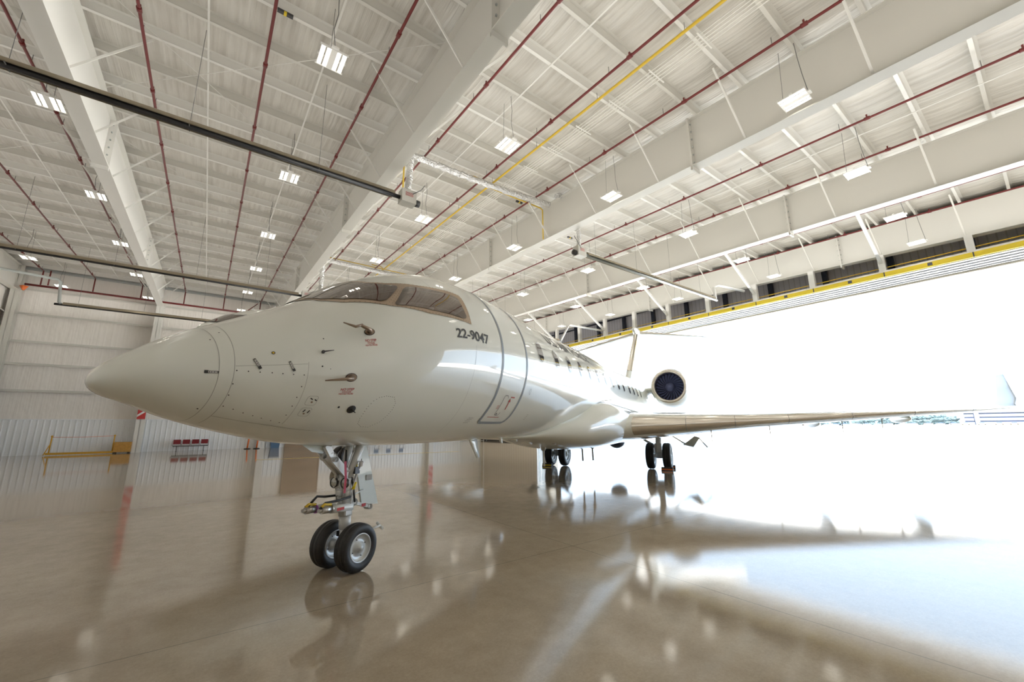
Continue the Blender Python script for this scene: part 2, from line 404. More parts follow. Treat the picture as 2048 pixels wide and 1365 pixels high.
# columns
def column(x, y, z1, w=.46, d=.55, name='column', m='steel', label=None):
    mb = MB(); mb.box(x-.012, x+.012, y-d/2, y+d/2, 0, z1); mb.box(x-w/2, x+w/2, y-d/2, y-d/2+.03, 0, z1); mb.box(x-w/2, x+w/2, y+d/2-.03, y+d/2, 0, z1)
    mb.box(x-w/2-.05, x+w/2+.05, y-d/2-.06, y+d/2+.06, 0, .03)
    return struct(mb.build(name, M[m]), label)
CN = ['white steel column left of the red chairs', 'white steel column behind the nose landing gear', 'white column hidden behind the fuselage', 'white column behind the cabin door']
for x, lab in zip(BX, CN): column(x, YW-.55, zr(YW)-1.95, .46, .8, label=lab)
column(XL+.35, YW-.35, zr(YW)-.3, .42, .5, m='steel_grey', label='corner column at the far left')
column(XD+.2, YW-.5, zr(YW)-1.9, .5, .7, label='corner column beside the stacked door leaves')
# red and white fire point panels on the columns
def fire_panel(x, label):
    r = empty('fire_point_sign', (x, YW-.98, 2.35))
    mb = MB(); mb.box(-.23, .23, -.015, .012, 0, 5.2); mb.build('sign_board', M['redpaint'], r)
    for z in (.12, .9, 1.7, 2.5, 3.3, 4.1):
        mb = MB(); mb.add([(-.23, -.019, z+.03), (.23, -.019, z+.42), (.23, -.019, z+.58), (-.23, -.019, z+.19)], [(0, 1, 2, 3)]); mb.build('white_band', M['white'], r)
    tag(r, label, 'sign')
fire_panel(BX[0], 'red sign with white diagonal band on column left of red chairs')
fire_panel(BX[3], 'red sign with white diagonal band on column seen under jet belly')

# ------------------------------------------------------------------ hangar door wall
YO = 31.0; YN = -5.5      # far and near ends of the opening
mb = MB(); mb.box(XD+.1, XD+.5, YF, YN, 0, 8.6); struct(mb.build('wall_right_near', M['doorleaf']))
mb = MB()
mb.add([(29.2, YF, 8.6), (29.2, YW, 8.6), (29.2, YW, 13.2), (29.2, YF, 11.6)], [(0, 1, 2, 3)])
fas = mb.build('wall_right', M['fascia']); struct(fas)
for k in range(-4, 13):
    y = 4.36+2.97*k
    mb = MB(); mb.box(28.9, 29.15, y-.13, y+.13, 8.6, zr(y)-.1); mb.build('fascia_column', M['navy'], fas)
for z in (9.55, 11.1):
    mb = MB(); mb.box(28.98, 29.12, YF, YW, z-.05, z+.05); mb.build('fascia_girt', M['navy'], fas)
mb = MB(); mb.box(28.9, 29.2, YF, YW, 8.62, 8.85); mb.build('fascia_sill_beam', M['navy'], fas)
# header: white posts from the girder carry the door track
mb = MB()
mb.box(25.86, 26.2, YF, YW, 8.80, 8.92, 0)
hdr = mb.build('door_header_beam', M['doorwhite']); struct(hdr)
mb = MB(); mb.box(25.82, 25.87, YF, YO+6, 8.60, 8.83)
for k in range(-6, 14):
    y = 2.6+2.93*k; mb.box(25.805, 25.825, y-.08, y+.08, 8.66, 8.80, 1)
    mb.box(25.805, 25.825, 1.26+2.93*k-.02, 1.26+2.93*k+.02, 8.60, 8.83, 1)
mb.build('warning_strip', [M['yellow'], M['navy']], hdr)
mb = MB()
mb.box(25.9, 27.95, YF, YW, 8.62, 8.78, 1)
for k in range(5):
    x = 25.98+k*.44; mb.box(x, x+.11, YF, YW, 8.585, 8.62, 0)
mb.build('door_track', [M['white'], M['navy']], hdr)
mb = MB(); mb.box(27.95, 28.3, YF, YW, 8.50, 8.80); mb.build('outer_lip', M['cream'], hdr)
mb = MB(); mb.box(28.2, 29.3, YF, YW, 8.52, 8.58); mb.build('soffit_panel', M['white'], hdr)
mb = MB(); mb.tube([(26.2, YF, 9.15), (26.2, YO, 9.15)], .022, 6); mb.build('yellow_cable', M['gasyellow'], hdr)
for k in range(-5, 14):
    y = 1.3+2.93*k
    if y > YW-1: continue
    mb = MB(); zt = zr(y)-.256-1.60
    mb.box(25.9, 26.12, y-.13, y-.11, 8.9, zt); mb.box(25.9, 26.12, y+.11, y+.13, 8.9, zt); mb.box(26.0, 26.02, y-.12, y+.12, 8.9, zt)
    mb.box(25.88, 25.9, y-.13, y+.13, 8.9, zt)
    struct(mb.build('header_column', M['doorwhite']))
    if k % 2 == 1:
        mb = MB(); p = (21.9, y-.1, zr(y)-.4); q = (25.85, y, 9.35)
        mb.bar(p, q, .13, .13); struct(mb.build('diagonal_strut_beam', M['doorwhite']))
# folded-back white weather sheets on the header
for k in range(-4, 11):
    y = 1.6+2.93*k
    mb = MB(); n = 12
    vs = []
    for i in range(n+1):
        t = i/n; h = .03+.10*math.sin(PI*t)**.7
        vs += [(26.15, y+.1+2.5*t, 8.9), (26.3, y+.1+2.5*t, 8.9+h)]
    mb.add(vs, [(2*i, 2*i+2, 2*i+3, 2*i+1) for i in range(n)], 0, True)
    mb.build('header_flashing', M['white'], hdr)
# door leaves stacked at the far end
for k in range(5):
    x = 26.05+.42*k
    y0 = YO+.25*k
    r = empty('hangar_door_leaf', (x, y0, 0))
    mb = MB(); mb.box(0, .1, .12, YW-y0-.02, .1, 8.5); mb.build('leaf_panel', M['doorleaf'], r)
    mb = MB(); mb.box(-.02, .14, 0, .12, .05, 8.5); mb.build('leaf_edge', M['white'] if k % 2 == 0 else M['galv'], r)
    mb = MB(); mb.box(-.03, .13, .0, YW-y0-.02, .0, .16); mb.build('bottom_seal', M['black'], r)
    tag(r, 'beige sliding hangar door leaf, %s from the inside of the far stack' % ORD[k], 'door', 'stacked sliding door leaves')
mb = MB(); mb.box(28.1, 29.2, YO+.6, YW+.4, 0, 8.6); struct(mb.build('wall_right_pier', M['beige']))

# ------------------------------------------------------------------ sprinkler pipes
PX = [-10.05, -7.5, -4.92, -2.35, .23, 2.81, 5.42, 7.91, 10.5, 13.05, 15.69, 18.21, 20.75, 23.28, 25.45]
pipe_lab = ['far left beside the end wall', 'second from the left end wall', 'just left of the leftmost roof beam', 'just right of the leftmost roof beam', 'in the middle between the two left roof beams',
            'just left of the beam over the cockpit', 'just right of the beam over the cockpit', 'beside the long yellow gas pipe', 'along the near face of the third roof beam',
            'tucked behind the third roof beam', 'between third and fourth roof beams, higher in view', 'along the near face of the fourth roof beam', 'tucked behind the fourth roof beam', 'under the fourth roof beam edge', 'along the face of the door girder']
for x, lab in zip(PX, pipe_lab):
    y0, y1 = YF+.5, YW-.75
    z = lambda y: zr(y)-.5
    r = empty('sprinkler_pipe', (x, y0, z(y0)))
    tag(r, 'dark red sprinkler pipe '+lab, 'pipe', 'red sprinkler pipes along the roof')
    mb = MB(); mb.tube([(0, 0, 0), (0, y1-y0, z(y1)-z(y0))], .037, 10)
    if x < 5: mb.tube([(0, y1-y0, z(y1)-z(y0)), (0, y1-y0, 11.385-z(y0))], .04, 8)
    mb.build('pipe_run', M['sprred'], r)
    j = 0
    for yy in [2.2+3.1*k for k in range(-1, 13)]:
        if not inview((x, yy, z(yy)), 10): continue
        mb = MB(); mb.tube([(0, yy-y0-.07, z(yy)-z(y0)), (0, yy-y0+.07, z(yy+.14)-z(y0))], .056, 10)
        mb.box(-.02, .02, yy-y0-.02, yy-y0+.02, z(yy)-z(y0)+.04, z(yy)-z(y0)+.14)
        mb.build('pipe_coupling', M['sprred'], r)
        mb = MB(); mb.tube([(0, yy-y0+.7, z(yy)-z(y0)), (0, yy-y0+.7, z(yy)-z(y0)+.26)], .009, 5); mb.build('pipe_hanger', M['cable'], r)
r = empty('sprinkler_main', (0, YW-.75, 11.3)); tag(r, 'thick red sprinkler main running level along the back wall', 'pipe')
mb = MB(); mb.tube([(XL+.75, 0, 0), (5.2, 0, 0)], .075, 12); mb.build('pipe_run', M['sprred'], r)
mb = MB(); mb.tube([(XL+.75, -.02, -.14), (XL+.75, -.02, -.45)], [.22, .05], 4); mb.build('pipe_bracket', M['orange'], r)
mb = MB(); mb.tube([(2.6, -.2, .9), (1.2, -.1, -.6)], .035, 8); mb.build('pipe_brace', M['sprred'], r)
mb = MB(); mb.tube([(XL+.3, 35.5, 10.2), (XL+.3, 35.5, 0)], .05, 8); tag(mb.build('riser_pipe', M['sprred']), 'vertical red riser pipe on the far left end wall', 'pipe')
mb = MB(); mb.tube([(XL+1.9, YW-1.2, 12.35), (XL+1.9, YW-1.2, 11.3)], .04, 8); tag(mb.build('riser_pipe', M['sprred']), 'short dark red drop pipe above the left end of the sprinkler main', 'pipe')

# ------------------------------------------------------------------ gas pipes, conduits, purlin bridging
r = empty('gas_pipe', (8.38, YF+.5, 0)); tag(r, 'long yellow gas pipe running under the roof beside a red pipe', 'pipe')
mb = MB(); mb.tube([(0, 0, zr(YF+.5)-.5), (0, 40.5-YF, zr(40)-.5)], .04, 10); mb.build('pipe_run', M['gasyellow'], r)
for yy in [1.2+2.82*k for k in range(14)]:
    mb = MB(); mb.tube([(0, yy-YF-.5, zr(yy)-.5), (0, yy-YF-.5, zr(yy)-.25)], .008, 5); mb.build('pipe_hanger', M['cable'], r)
for yy, lab in ((12.95, 'yellow gas branch crossing above the nearer foil duct'), (25.6, 'yellow gas branch crossing above the farther foil duct')):
    z = zr(yy)-.42
    r = empty('gas_branch_pipe', (0, yy, z)); tag(r, lab, 'pipe')
    mb = MB(); mb.tube([(4.55, 0, 0), (11.35, 0, 0), (11.45, -.05, -.1), (11.45, -.05, -1.55)], .03, 8); mb.build('pipe_run', M['gasyellow'], r)
    mb = MB(); mb.tube([(4.62, -.5, -.6), (4.62, -.5, -2.3)], .03, 8); mb.build('pipe_drop', M['gasyellow'], r)
    mb = MB(); mb.tube([(7.6, -.2, .06), (8.2, -.2, .06), (8.36, -.2, -.04)], .03, 8); mb.build('pipe_elbow', M['gasyellow'], r)
r = empty('conduit_run', (8.95, YF+.5, 0)); tag(r, 'bundle of thin white conduits running beside the yellow gas pipe', 'conduit')
for k in range(5):
    mb = MB(); mb.tube([(.11*k, 0, zr(YF+.5)-.285), (.11*k, 40.3-YF, zr(40)-.285)], .016, 6); mb.build('conduit', M['steel'], r)
for yy in PUR:
    if not inview((9, yy, zr(yy)), 5) or yy > 22: continue
    mb = MB(); mb.bar((-.1, yy-YF-.5-.12, zr(yy)-.30), (.62, yy-YF-.5-.12, zr(yy)-.30), .04, .03); mb.build('conduit_bracket', M['steel'], r)
for x, lab in ((-9.0, 'thin white bridging line at far left roof bay'), (-6.3, 'thin white bridging line left of the leftmost roof beam'), (-1.05, 'thin white bridging line across purlins right of the leftmost beam'), (1.55, 'thin white bridging line across purlins above the hanging lights'),
               (6.6, 'thin white bridging line across purlins past the cockpit beam'), (14.3, 'thin white bridging line in the bay past the third beam'), (16.9, 'second thin white bridging line in the bay past the third beam')):
    mb = MB(); y0 = YF+.5; y1 = YW-.5
    mb.bar((x, y0, zr(y0)-.268), (x, y1, zr(y1)-.268), .045, .012)
    tag(mb.build('purlin_bridging_rod', M['steel']), lab, 'rod', 'purlin bridging lines')
for (a, b), lab in ((((-3.5, 11.0), (3.9, 18.5)), 'thin diagonal brace rod in the bay left of the cockpit beam, nearer'), (((-3.5, 18.5), (3.9, 26.0)), 'thin diagonal brace rod in the bay left of the cockpit beam, farther'),
                    (((3.9, 8.0), (-3.5, 15.5)), 'thin diagonal brace rod crossing behind the black heater tube'), (((-11, 11), (-3.8, 18.5)), 'thin diagonal brace rod in the far left bay, nearer'), (((-11, 26), (-3.8, 18.5)), 'thin diagonal brace rod in the far left bay, farther'),
                    (((3.9, 18.5), (-3.5, 26.0)), 'thin diagonal brace rod crossing the farther hanging lights')):
    dz_ = .31 if a[0] < b[0] else .36
    mb = MB(); mb.tube([(a[0], a[1], zr(a[1])-dz_), (b[0], b[1], zr(b[1])-dz_)], .011, 6)
    tag(mb.build('brace_rod', M['steel']), lab, 'rod', 'diagonal roof brace rods')

# ------------------------------------------------------------------ radiant tube heaters and foil ducts
def heater(x0, x1, y, z, box_end, label, tube='tubeblack', big=True):
    r = empty('tube_heater', (x0, y, z)); L_ = x1-x0; tag(r, label, 'heater', 'radiant tube heaters')
    mb = MB(); pr = [(-.15, -.05), (-.11, .06), (-.05, .105), (.05, .105), (.11, .06), (.15, -.05)]
    mb.loft([[(0, a, b) for a, b in pr], [(L_, a, b) for a, b in pr]], closed=False, caps=(False, False), smooth=False)
    mb.loft([[(0, a*1.03, b+.012) for a, b in pr], [(L_, a*1.03, b+.012) for a, b in pr]], closed=False, caps=(False, False), smooth=False)
    mb.build('reflector', M['reflector'], r, fixn=False)
    mb = MB(); e = .35
    mb.tube([(-e if box_end != 'l' else -.2, 0, -.03), (L_+(e if box_end != 'r' else .2), 0, -.03)], .066, 14); mb.build('heater_tube', M[tube], r)
    k = 0; x = .6
    while x < L_:
        mb = MB(); mb.tube([(x, 0, .15), (x, 0, zr(y)-z-.2)], .006, 4); mb.bar((x, -.16, -.05), (x, .16, -.05), .015, .015); mb.build('hanger_wire', M['cable'], r); x += 2.9
    return r
def burner(r, x, side):
    mb = MB(); mb.box(x-.24, x+.24, -.17, .17, -.20, .24); b = mb.build('burner_box', M['steel_grey'], r)
    mb = MB()
    for i in range(4): mb.box(x-.13, x+.13, -.176, -.171, .12-i*.035, .132-i*.035)
    mb.build('warning_plate', M['redpaint'], b)
    mb = MB(); mb.lathe([(0, .11), (.14, .11), (.16, .02)], 14, (x+.26*side, -.02, -.08), (side, 0, 0)); mb.build('blower', M['black'], b)
    mb = MB(); mb.tube([(x+.1*side, -.2, .1), (x+.35*side, -.25, .3), (x+.5*side, -.2, .55)], .014, 6); mb.build('gas_hose', M['cable'], b)
def foil(pts, rad, name, label):
    mb = MB(); P = [Vector(p) for p in pts]; out = []; rr = []
    for a, b in zip(P[:-1], P[1:]):
        n = max(3, int((b-a).length/.10))
        for i in range(n):
            out.append(a.lerp(b, i/n)+Vector((random.uniform(-1, 1), random.uniform(-1, 1), random.uniform(-1, 1)))*rad*.12); rr.append(rad*random.uniform(.86, 1.1))
    out.append(P[-1]); rr.append(rad)
    mb.tube(out, rr, 12); return tag(mb.build(name, M['foil']), label, 'duct', 'foil ducts')
YH = 11.55; ZH = 8.85
h = heater(-7.5, 4.0, YH, ZH, 'r', 'long black tube heater with burner box crossing at upper left'); burner(h, 11.95, 1)
foil([(4.45, YH, ZH+.27), (4.5, YH+.05, ZH+.9), (4.55, YH+.1, zr(YH)-.5)], .115, 'foil_duct', 'crinkled foil duct rising from the heater burner box beneath cockpit beam')
h = heater(12.45, 23.2, YH-.3, ZH, 'l', 'tube heater past the foil duct, nearest the hangar door', tube='galv'); burner(h, -.42, -1)
foil([(12.0, YH-.3, ZH+.27), (12.15, YH-.2, ZH+.9), (12.1, YH+.1, zr(YH)-.75), (11.98, YH+.3, zr(YH)-.3), (11.55, YH+.32, zr(YH)-.18), (11.3, YH+.25, zr(YH)-.34)], .10, 'foil_duct', 'crinkled foil duct dropping past the third roof beam to a heater')
foil([(4.55, YH+.9, zr(YH)-.70), (6.5, YH+.85, zr(YH)-.73), (9, YH+.7, zr(YH)-.76), (11.1, YH+.5, zr(YH)-.72)], .12, 'foil_duct', 'nearer horizontal foil duct strung under the purlins')
h = heater(-7.5, 3.4, 24.3, ZH, 'r', 'long tube heater crossing at left, second farthest'); burner(h, 11.3, 1)
foil([(4.5, 24.3, ZH+.27), (4.55, 24.4, zr(24)-.5)], .13, 'foil_duct', 'pale foil duct rising behind the cockpit windows')
foil([(4.6, 25.3, zr(25)-.74), (8, 25.3, zr(25)-.76), (11.2, 24.9, zr(25)-.80)], .13, 'foil_duct', 'farther horizontal foil duct just above the jet roof')
h = heater(-7.3, 3.4, 33.6, 8.75, 'n', 'tube heater along the back wall, left of the jet nose')
mb = MB(); mb.tube([(-.1, 0, 0), (-.18, 0, .12), (-.18, -.5, 1.2), (-.3, -.5, 1.3), (-6, -.5, 1.75)], .075, 10); mb.build('exhaust_pipe', M['galv'], h)
h = heater(14.0, 23.0, 24.3, 8.6, 'n', 'tube heater partly hidden above the forward fuselage')
mb = MB(); mb.tube([(9.2, 0, 0), (9.3, 0, .1), (9.0, -1.2, 1.0), (9.2, -1.2, 1.1), (12, -2.2, .8)], .08, 10); mb.build('exhaust_pipe', M['doorwhite'], h)
mb = MB(); mb.tube([(23.2, YH-.3, ZH), (23.4, YH-.3, ZH+.05), (23.35, YH-.3, ZH+.75), (23.5, YH-.5, ZH+.85), (25.6, YH-1.0, ZH+.75)], .08, 10)
tag(mb.build('exhaust_pipe', M['doorwhite']), 'white exhaust pipe elbow running from heater end toward the door header', 'pipe')

# ------------------------------------------------------------------ high-bay lights
def make_light():
    r = empty('high_bay_light')
    mb = MB(); mb.box(-.30, .30, -.03, .03, .02, .07); mb.box(-.06, .06, -.28, .28, .0, .06)
    mb.box(-.30, .30, -.30, -.28, 0, .05); mb.box(-.30, .30, .28, .30, 0, .05); mb.box(-.08, .08, -.36, -.28, .02, .06)
    for x in (-.225, -.105, .105, .225): mb.box(x-.05, x+.05, -.29, .29, .015, .04)
    mb.build('fixture_housing', M['fixture'], r)
    for x in (-.225, -.105, .105, .225):
        mb = MB(); mb.add([(x-.036, -.27, .012), (x-.036, .27, .012), (x+.036, .27, .012), (x+.036, -.27, .012)], [(0, 1, 2, 3)])
        mb.build('lamp_strip', M['lightstrip'], r, fixn=False)
    mb = MB(); mb.tube([(0, .25, .05), (0, .18, 1.62)], .006, 4); mb.build('hanging_cable', M['cable'], r)
    mb = MB(); mb.tube([(0, -.3, .05), (-.05, -.25, .6), (.02, -.2, 1.1), (0, -.18, 1.62)], .009, 4); mb.build('power_cord', M['cable'], r)
    return r
LX = [-8.6, -4.26, 1.40, 6.40, 11.15, 16.3, 21.3, 25.25]
LY = [2.8, 8.7, 14.67, 20.58, 26.2, 32.0, 38.3]
ln = ['far left bay', 'bay beside the leftmost roof beam', 'bay above the jet nose', 'bay past the cockpit beam', 'near face of the third beam', 'bay past the third beam', 'bay past the fourth beam', 'face of the door girder']
proto = None
for ix, x in enumerate(LX):
    k = 0
    for y in LY:
        z = zr(y)-1.88
        if not inview((x, y, z), 25): continue
        if proto is None: proto = o = make_light(); o.location = (x, y, z)
        else: o = dup(proto, (x, y, z))
        tag(o, 'lit hanging light, %s from near end of the row, %s' % (ORD[k], ln[ix]), 'light', 'high bay lights in rows')
        k += 1
# emergency lamps fixed to purlins
for x, y, lab in ((.45, 9.71, 'small dark junction unit on a purlin beside a red pipe above the jet nose'), (10.4, 13.3, 'small dark junction unit on a purlin by the yellow branch'), (14.9, 14.6, 'small junction unit on a purlin past the third beam')):
    mb = MB(); z = zr(y)-.30; mb.box(x-.17, x+.17, y-.04, y+.04, z-.03, z+.04); mb.box(x-.03, x+.03, y-.045, y+.045, z-.035, z+.02, 1)
    tag(mb.build('junction_unit', [M['darkmetal'], M['yellow']]), lab, 'fitting')

# ------------------------------------------------------------------ things along the back wall
r = empty('tandem_chair_bench', (-.55, YW-.75, 0)); tag(r, 'bench of four burgundy chairs on one beam against the back wall', 'chair')
for i in range(4):
    x = -.88+i*.56
    mb = MB(); mb.box(x-.22, x+.22, .10, .15, .50, .83); mb.build('backrest', M['chairred'], r)
    mb = MB(); mb.box(x-.23, x+.23, -.30, .12, .40, .46); mb.build('seat', M['chairgrey'], r)
    mb = MB(); mb.tube([(x-.25, .1, .75), (x-.25, -.28, .60), (x-.25, -.28, .40)], .014, 6); mb.tube([(x+.25, .1, .75), (x+.25, -.28, .60), (x+.25, -.28, .40)], .014, 6); mb.build('armrest', M['darkmetal'], r)
mb = MB(); mb.box(-1.1, 1.05, -.1, -.04, .32, .38); mb.build('beam', M['darkmetal'], r)
for x in (-.85, .80):
    mb = MB(); mb.box(x-.02, x+.02, -.09, -.05, 0, .33); mb.box(x-.03, x+.03, -.32, .18, 0, .03); mb.build('leg', M['darkmetal'], r)
r = empty('plywood_crate', (-4.36, YW-1.1, 0)); tag(r, 'orange plywood crate beside the white column at left', 'crate')
mb = MB(); mb.box(-.45, .45, -.3, .3, .08, .76); mb.build('crate_body', M['wood'], r)
for x in (-.41, .41):
    mb = MB(); mb.box(x-.04, x+.04, -.315, -.30, .08, .76); mb.build('batten', M['wood'], r)
mb = MB(); mb.box(-.44, -.3, -.28, .28, 0, .08); mb.box(.3, .44, -.28, .28, 0, .08); mb.build('skid', M['black'], r)
r = empty('yellow_floor_barrier', (-6.35, YW-1.3, 0)); tag(r, 'low yellow barrier frame with rope standing left of the crate', 'barrier')
mb = MB(); mb.box(-1.65, 1.6, -.06, .06, .04, .17); mb.build('base_rail', M['railyel'], r)
for x in (-1.5, 1.5):
    mb = MB(); mb.tube([(x, 0, .1), (x, .05, 1.22)], .035, 8); mb.tube([(x, .0, .15), (x-.02, .05, .7)], .03, 6); mb.ball((x, .05, 1.22), .06, 6); mb.build('post', M['railyel'], r)
mb = MB(); mb.tube([(-1.62, -.5, .05), (-1.5, .03, .75)], .03, 6); mb.build('stay', M['railyel'], r)
mb = MB(); mb.tube([(-1.5, .05, 1.16), (0, .05, 1.14), (1.5, .05, 1.2)], .012, 5); mb.build('rope', M['orange'], r)
for x, lab in ((3.22, 'orange stanchion post on black base, left of the pair'), (3.86, 'orange stanchion post beside the white column, right of the pair')):
    r = empty('stanchion', (x-.15, YW-1.35, 0)); tag(r, lab, 'stanchion')
    mb = MB(); mb.tube([(0, 0, .03), (0.06, 0, 1.0)], .055, 10); mb.build('post', M['orange'], r)
    mb = MB(); mb.lathe([(0, .02), (0, .24), (.05, .22), (.07, .05)], 18, (0, 0, 0), (0, 0, 1)); mb.build('base', M['black'], r)
r = empty('storage_bin', (5.05, YW-.9, 0)); tag(r, 'blue plastic storage bin behind the nose gear against the back wall', 'bin')
mb = MB(); mb.loft([[(-.3, -.25, 0), (.3, -.25, 0), (.3, .25, 0), (-.3, .25, 0)], [(-.36, -.3, .75), (.36, -.3, .75), (.36, .3, .75), (-.36, .3, .75)]], smooth=False); mb.build('bin_body', M['bluebox'], r)
mb = MB(); mb.box(-.38, .38, -.32, .32, .75, .81); mb.build('lid', M['galv'], r)
for i, x in enumerate((12.6, 13.7, 14.9, 16.2)):
    r = empty('folding_chair', (x, YW-1.0, 0)); tag(r, 'dark blue folding chair against the wall under jet belly, %s from the left' % ORD[i], 'chair', 'folding chairs under the belly')
    mb = MB(); mb.box(-.22, .22, -.2, .2, .42, .45); mb.build('seat', M['bluebox'], r)
    mb = MB(); mb.box(-.22, .22, .19, .22, .5, .85); mb.build('backrest', M['bluebox'], r)
    for sx in (-.2, .2):
        for sy in (-.18, .2):
            mb = MB(); mb.tube([(sx, sy, 0), (sx, -sy*.6, .45) if sy < 0 else (sx, sy, .85)], .012, 6); mb.build('leg', M['darkmetal'], r)
mb = MB(); mb.box(6.0, 8.7, YW-.16, YW-.08, 0, 4.2); mb.box(5.9, 6.0, YW-.2, YW-.06, 0, 4.3); mb.box(8.7, 8.8, YW-.2, YW-.06, 0, 4.3)
struct(mb.build('door_2', M['browndoor']))
mb = MB(); mb.add([(23.6, YW-.1, .02), (24.7, YW-.1, .02), (24.7, YW-.1, 2.15), (23.6, YW-.1, 2.15)], [(0, 1, 2, 3)]); mb.box(23.5, 24.8, YW-.12, YW-.05, 2.15, 2.25)
struct(mb.build('door_1', M['white']))
mb = MB(); mb.add([(2.4, 25.70, .004), (13.9, 24.62, .004), (13.9, 24.84, .004), (2.4, 25.92, .004)], [(0, 1, 2, 3)])
struct(mb.build('floor_line', M['paintyel']))

# ------------------------------------------------------------------ the jet
AX = R(27.076); N0 = (1.504, 5.390)
jet = empty('business_jet', (N0[0], N0[1], 0), AX)
tag(jet, 'large white twin-engine jet numbered 22-9047 parked diagonally across the floor', 'aircraft')
S_ = [0, .08, .25, .5, 1, 1.54, 2.16, 2.8, 3.5, 4.3, 5.5, 7, 18.5, 20.5, 22.5, 24.5, 26.5, 28.5, 29.7]
T_ = [1.985, 2.13, 2.27, 2.44, 2.71, 3.01, 3.43, 3.75, 3.95, 4.0, 3.985, 3.95, 3.95, 3.95, 3.94, 3.9, 3.84, 3.72, 3.55]
B_ = [1.985, 1.89, 1.83, 1.73, 1.59, 1.48, 1.42, 1.4, 1.385, 1.385, 1.39, 1.39, 1.39, 1.46, 1.72, 2.15, 2.65, 3.15, 3.45]
W_ = [0, .195, .325, .46, .70, .91, 1.075, 1.175, 1.24, 1.29, 1.31, 1.31, 1.31, 1.28, 1.17, .96, .69, .36, .05]
def pch(xs, ys):
    n = len(xs); h = [xs[i+1]-xs[i] for i in range(n-1)]; d = [(ys[i+1]-ys[i])/h[i] for i in range(n-1)]
    m = [d[0]]+[0 if d[i-1]*d[i] <= 0 else (3*(h[i-1]+h[i]))/((2*h[i]+h[i-1])/d[i-1]+(h[i]+2*h[i-1])/d[i]) for i in range(1, n-1)]+[d[-1]]
    def f(x):
        if x <= xs[0]: return ys[0]
        if x >= xs[-1]: return ys[-1]
        i = 0
        while x > xs[i+1]: i += 1
        t = (x-xs[i])/h[i]; t2 = t*t; t3 = t2*t
        return ys[i]*(2*t3-3*t2+1)+h[i]*m[i]*(t3-2*t2+t)+ys[i+1]*(-2*t3+3*t2)+h[i]*m[i+1]*(t3-t2)
    return f
R_ = [x**.5 for x in S_]; fT, fB, fW = pch(R_, T_), pch(R_, B_), pch(R_, W_)
def A(s, y, z): return Vector((s-2.5, -y, z))         # station aft of the nose tip, port positive, height -> local
def SP(s, th):                                         # point on the fuselage skin, th in degrees up from the port side
    r = max(s, 0)**.5; t, b, w = fT(r), fB(r), fW(r); zc = b+(t-b)*.48
    c, sn = math.cos(R(th)), math.sin(R(th)); h = (t-zc) if sn > 0 else zc-b
    return A(s, w*c, zc+h*sn)
def SN(s, th):
    ds = (SP(s+.01, th)-SP(max(s-.01, .0005), th)); dt = (SP(s, th+.5)-SP(s, th-.5))
    n = ds.cross(dt).normalized()
    p = SP(s, th); ctr = A(s, 0, (fT(s**.5)+fB(s**.5))/2)
    return n if n.dot(p-ctr) > 0 else -n
def SO(s, th, off): return SP(s, th)+SN(s, th)*off

def ribbon(mb, path, wd, off, mi=0):
    pts = []
    for (a, b) in zip(path[:-1], path[1:]):
        n = max(1, int(max(abs(b[0]-a[0])/.05, abs(b[1]-a[1])/2.0)))
        for i in range(n): pts.append((a[0]+(b[0]-a[0])*i/n, a[1]+(b[1]-a[1])*i/n))
    pts.append(path[-1])
    P = [SO(s, t, off) for s, t in pts]; Nn = [SN(s, t) for s, t in pts]; vs = []
    for i, p in enumerate(P):
        d = (P[min(i+1, len(P)-1)]-P[max(i-1, 0)]).normalized(); r = d.cross(Nn[i]).normalized()*wd/2
        vs += [p-r, p+r]
    mb.add(vs, [(2*i, 2*i+1, 2*i+3, 2*i+2) for i in range(len(P)-1)], mi, True)
def dot(mb, s, th, rad, off=.004, mi=0, n=8):
    p = SO(s, th, off); nn = SN(s, th); u = nn.cross(Vector((0, 0, 1))).normalized(); v = nn.cross(u)
    mb.add([p+(u*math.cos(2*PI*k/n)+v*math.sin(2*PI*k/n))*rad for k in range(n)], [tuple(range(n))], mi)
def patch(name, poly, off, m, parent, ds=.12, dt=4., thick=0., mirror=False):
    """flat outline in (s, th) laid onto the skin"""
    bm = bmesh.new(); fv = [bm.verts.new((s, t, 0)) for s, t in poly]; bm.faces.new(fv)
    s0, s1 = min(p[0] for p in poly), max(p[0] for p in poly); t0, t1 = min(p[1] for p in poly), max(p[1] for p in poly)
    return skin_bm(bm, name, off, m, parent, s0, s1, t0, t1, ds, dt, thick, mirror)
def skin_bm(bm, name, off, m, parent, s0, s1, t0, t1, ds, dt, thick=0., mirror=False):
    k = s0+ds
    while k < s1:
        bmesh.ops.bisect_plane(bm, geom=bm.verts[:]+bm.edges[:]+bm.faces[:], plane_co=(k, 0, 0), plane_no=(1, 0, 0)); k += ds
    k = t0+dt
    while k < t1:
        bmesh.ops.bisect_plane(bm, geom=bm.verts[:]+bm.edges[:]+bm.faces[:], plane_co=(0, k, 0), plane_no=(0, 1, 0)); k += dt
    bmesh.ops.triangulate(bm, faces=bm.faces[:])
    st = [(v.co.x, 180-v.co.y if mirror else v.co.y) for v in bm.verts]
    nn = [SN(s, t) for s, t in st]
    for v, (s, t), n in zip(bm.verts, st, nn): v.co = SP(s, t)+n*off
    for f in bm.faces: f.smooth = True
    bm.normal_update()
    for f in bm.faces:
        c = f.calc_center_median()
        ctr = Vector((c.x, 0, 2.6))
        if f.normal.dot(c-ctr) < 0: f.normal_flip()
    me = bpy.data.meshes.new(name); bm.to_mesh(me); bm.free(); me.materials.append(m)
    o = bpy.data.objects.new(name, me); C.objects.link(o); o.parent = parent
    return o
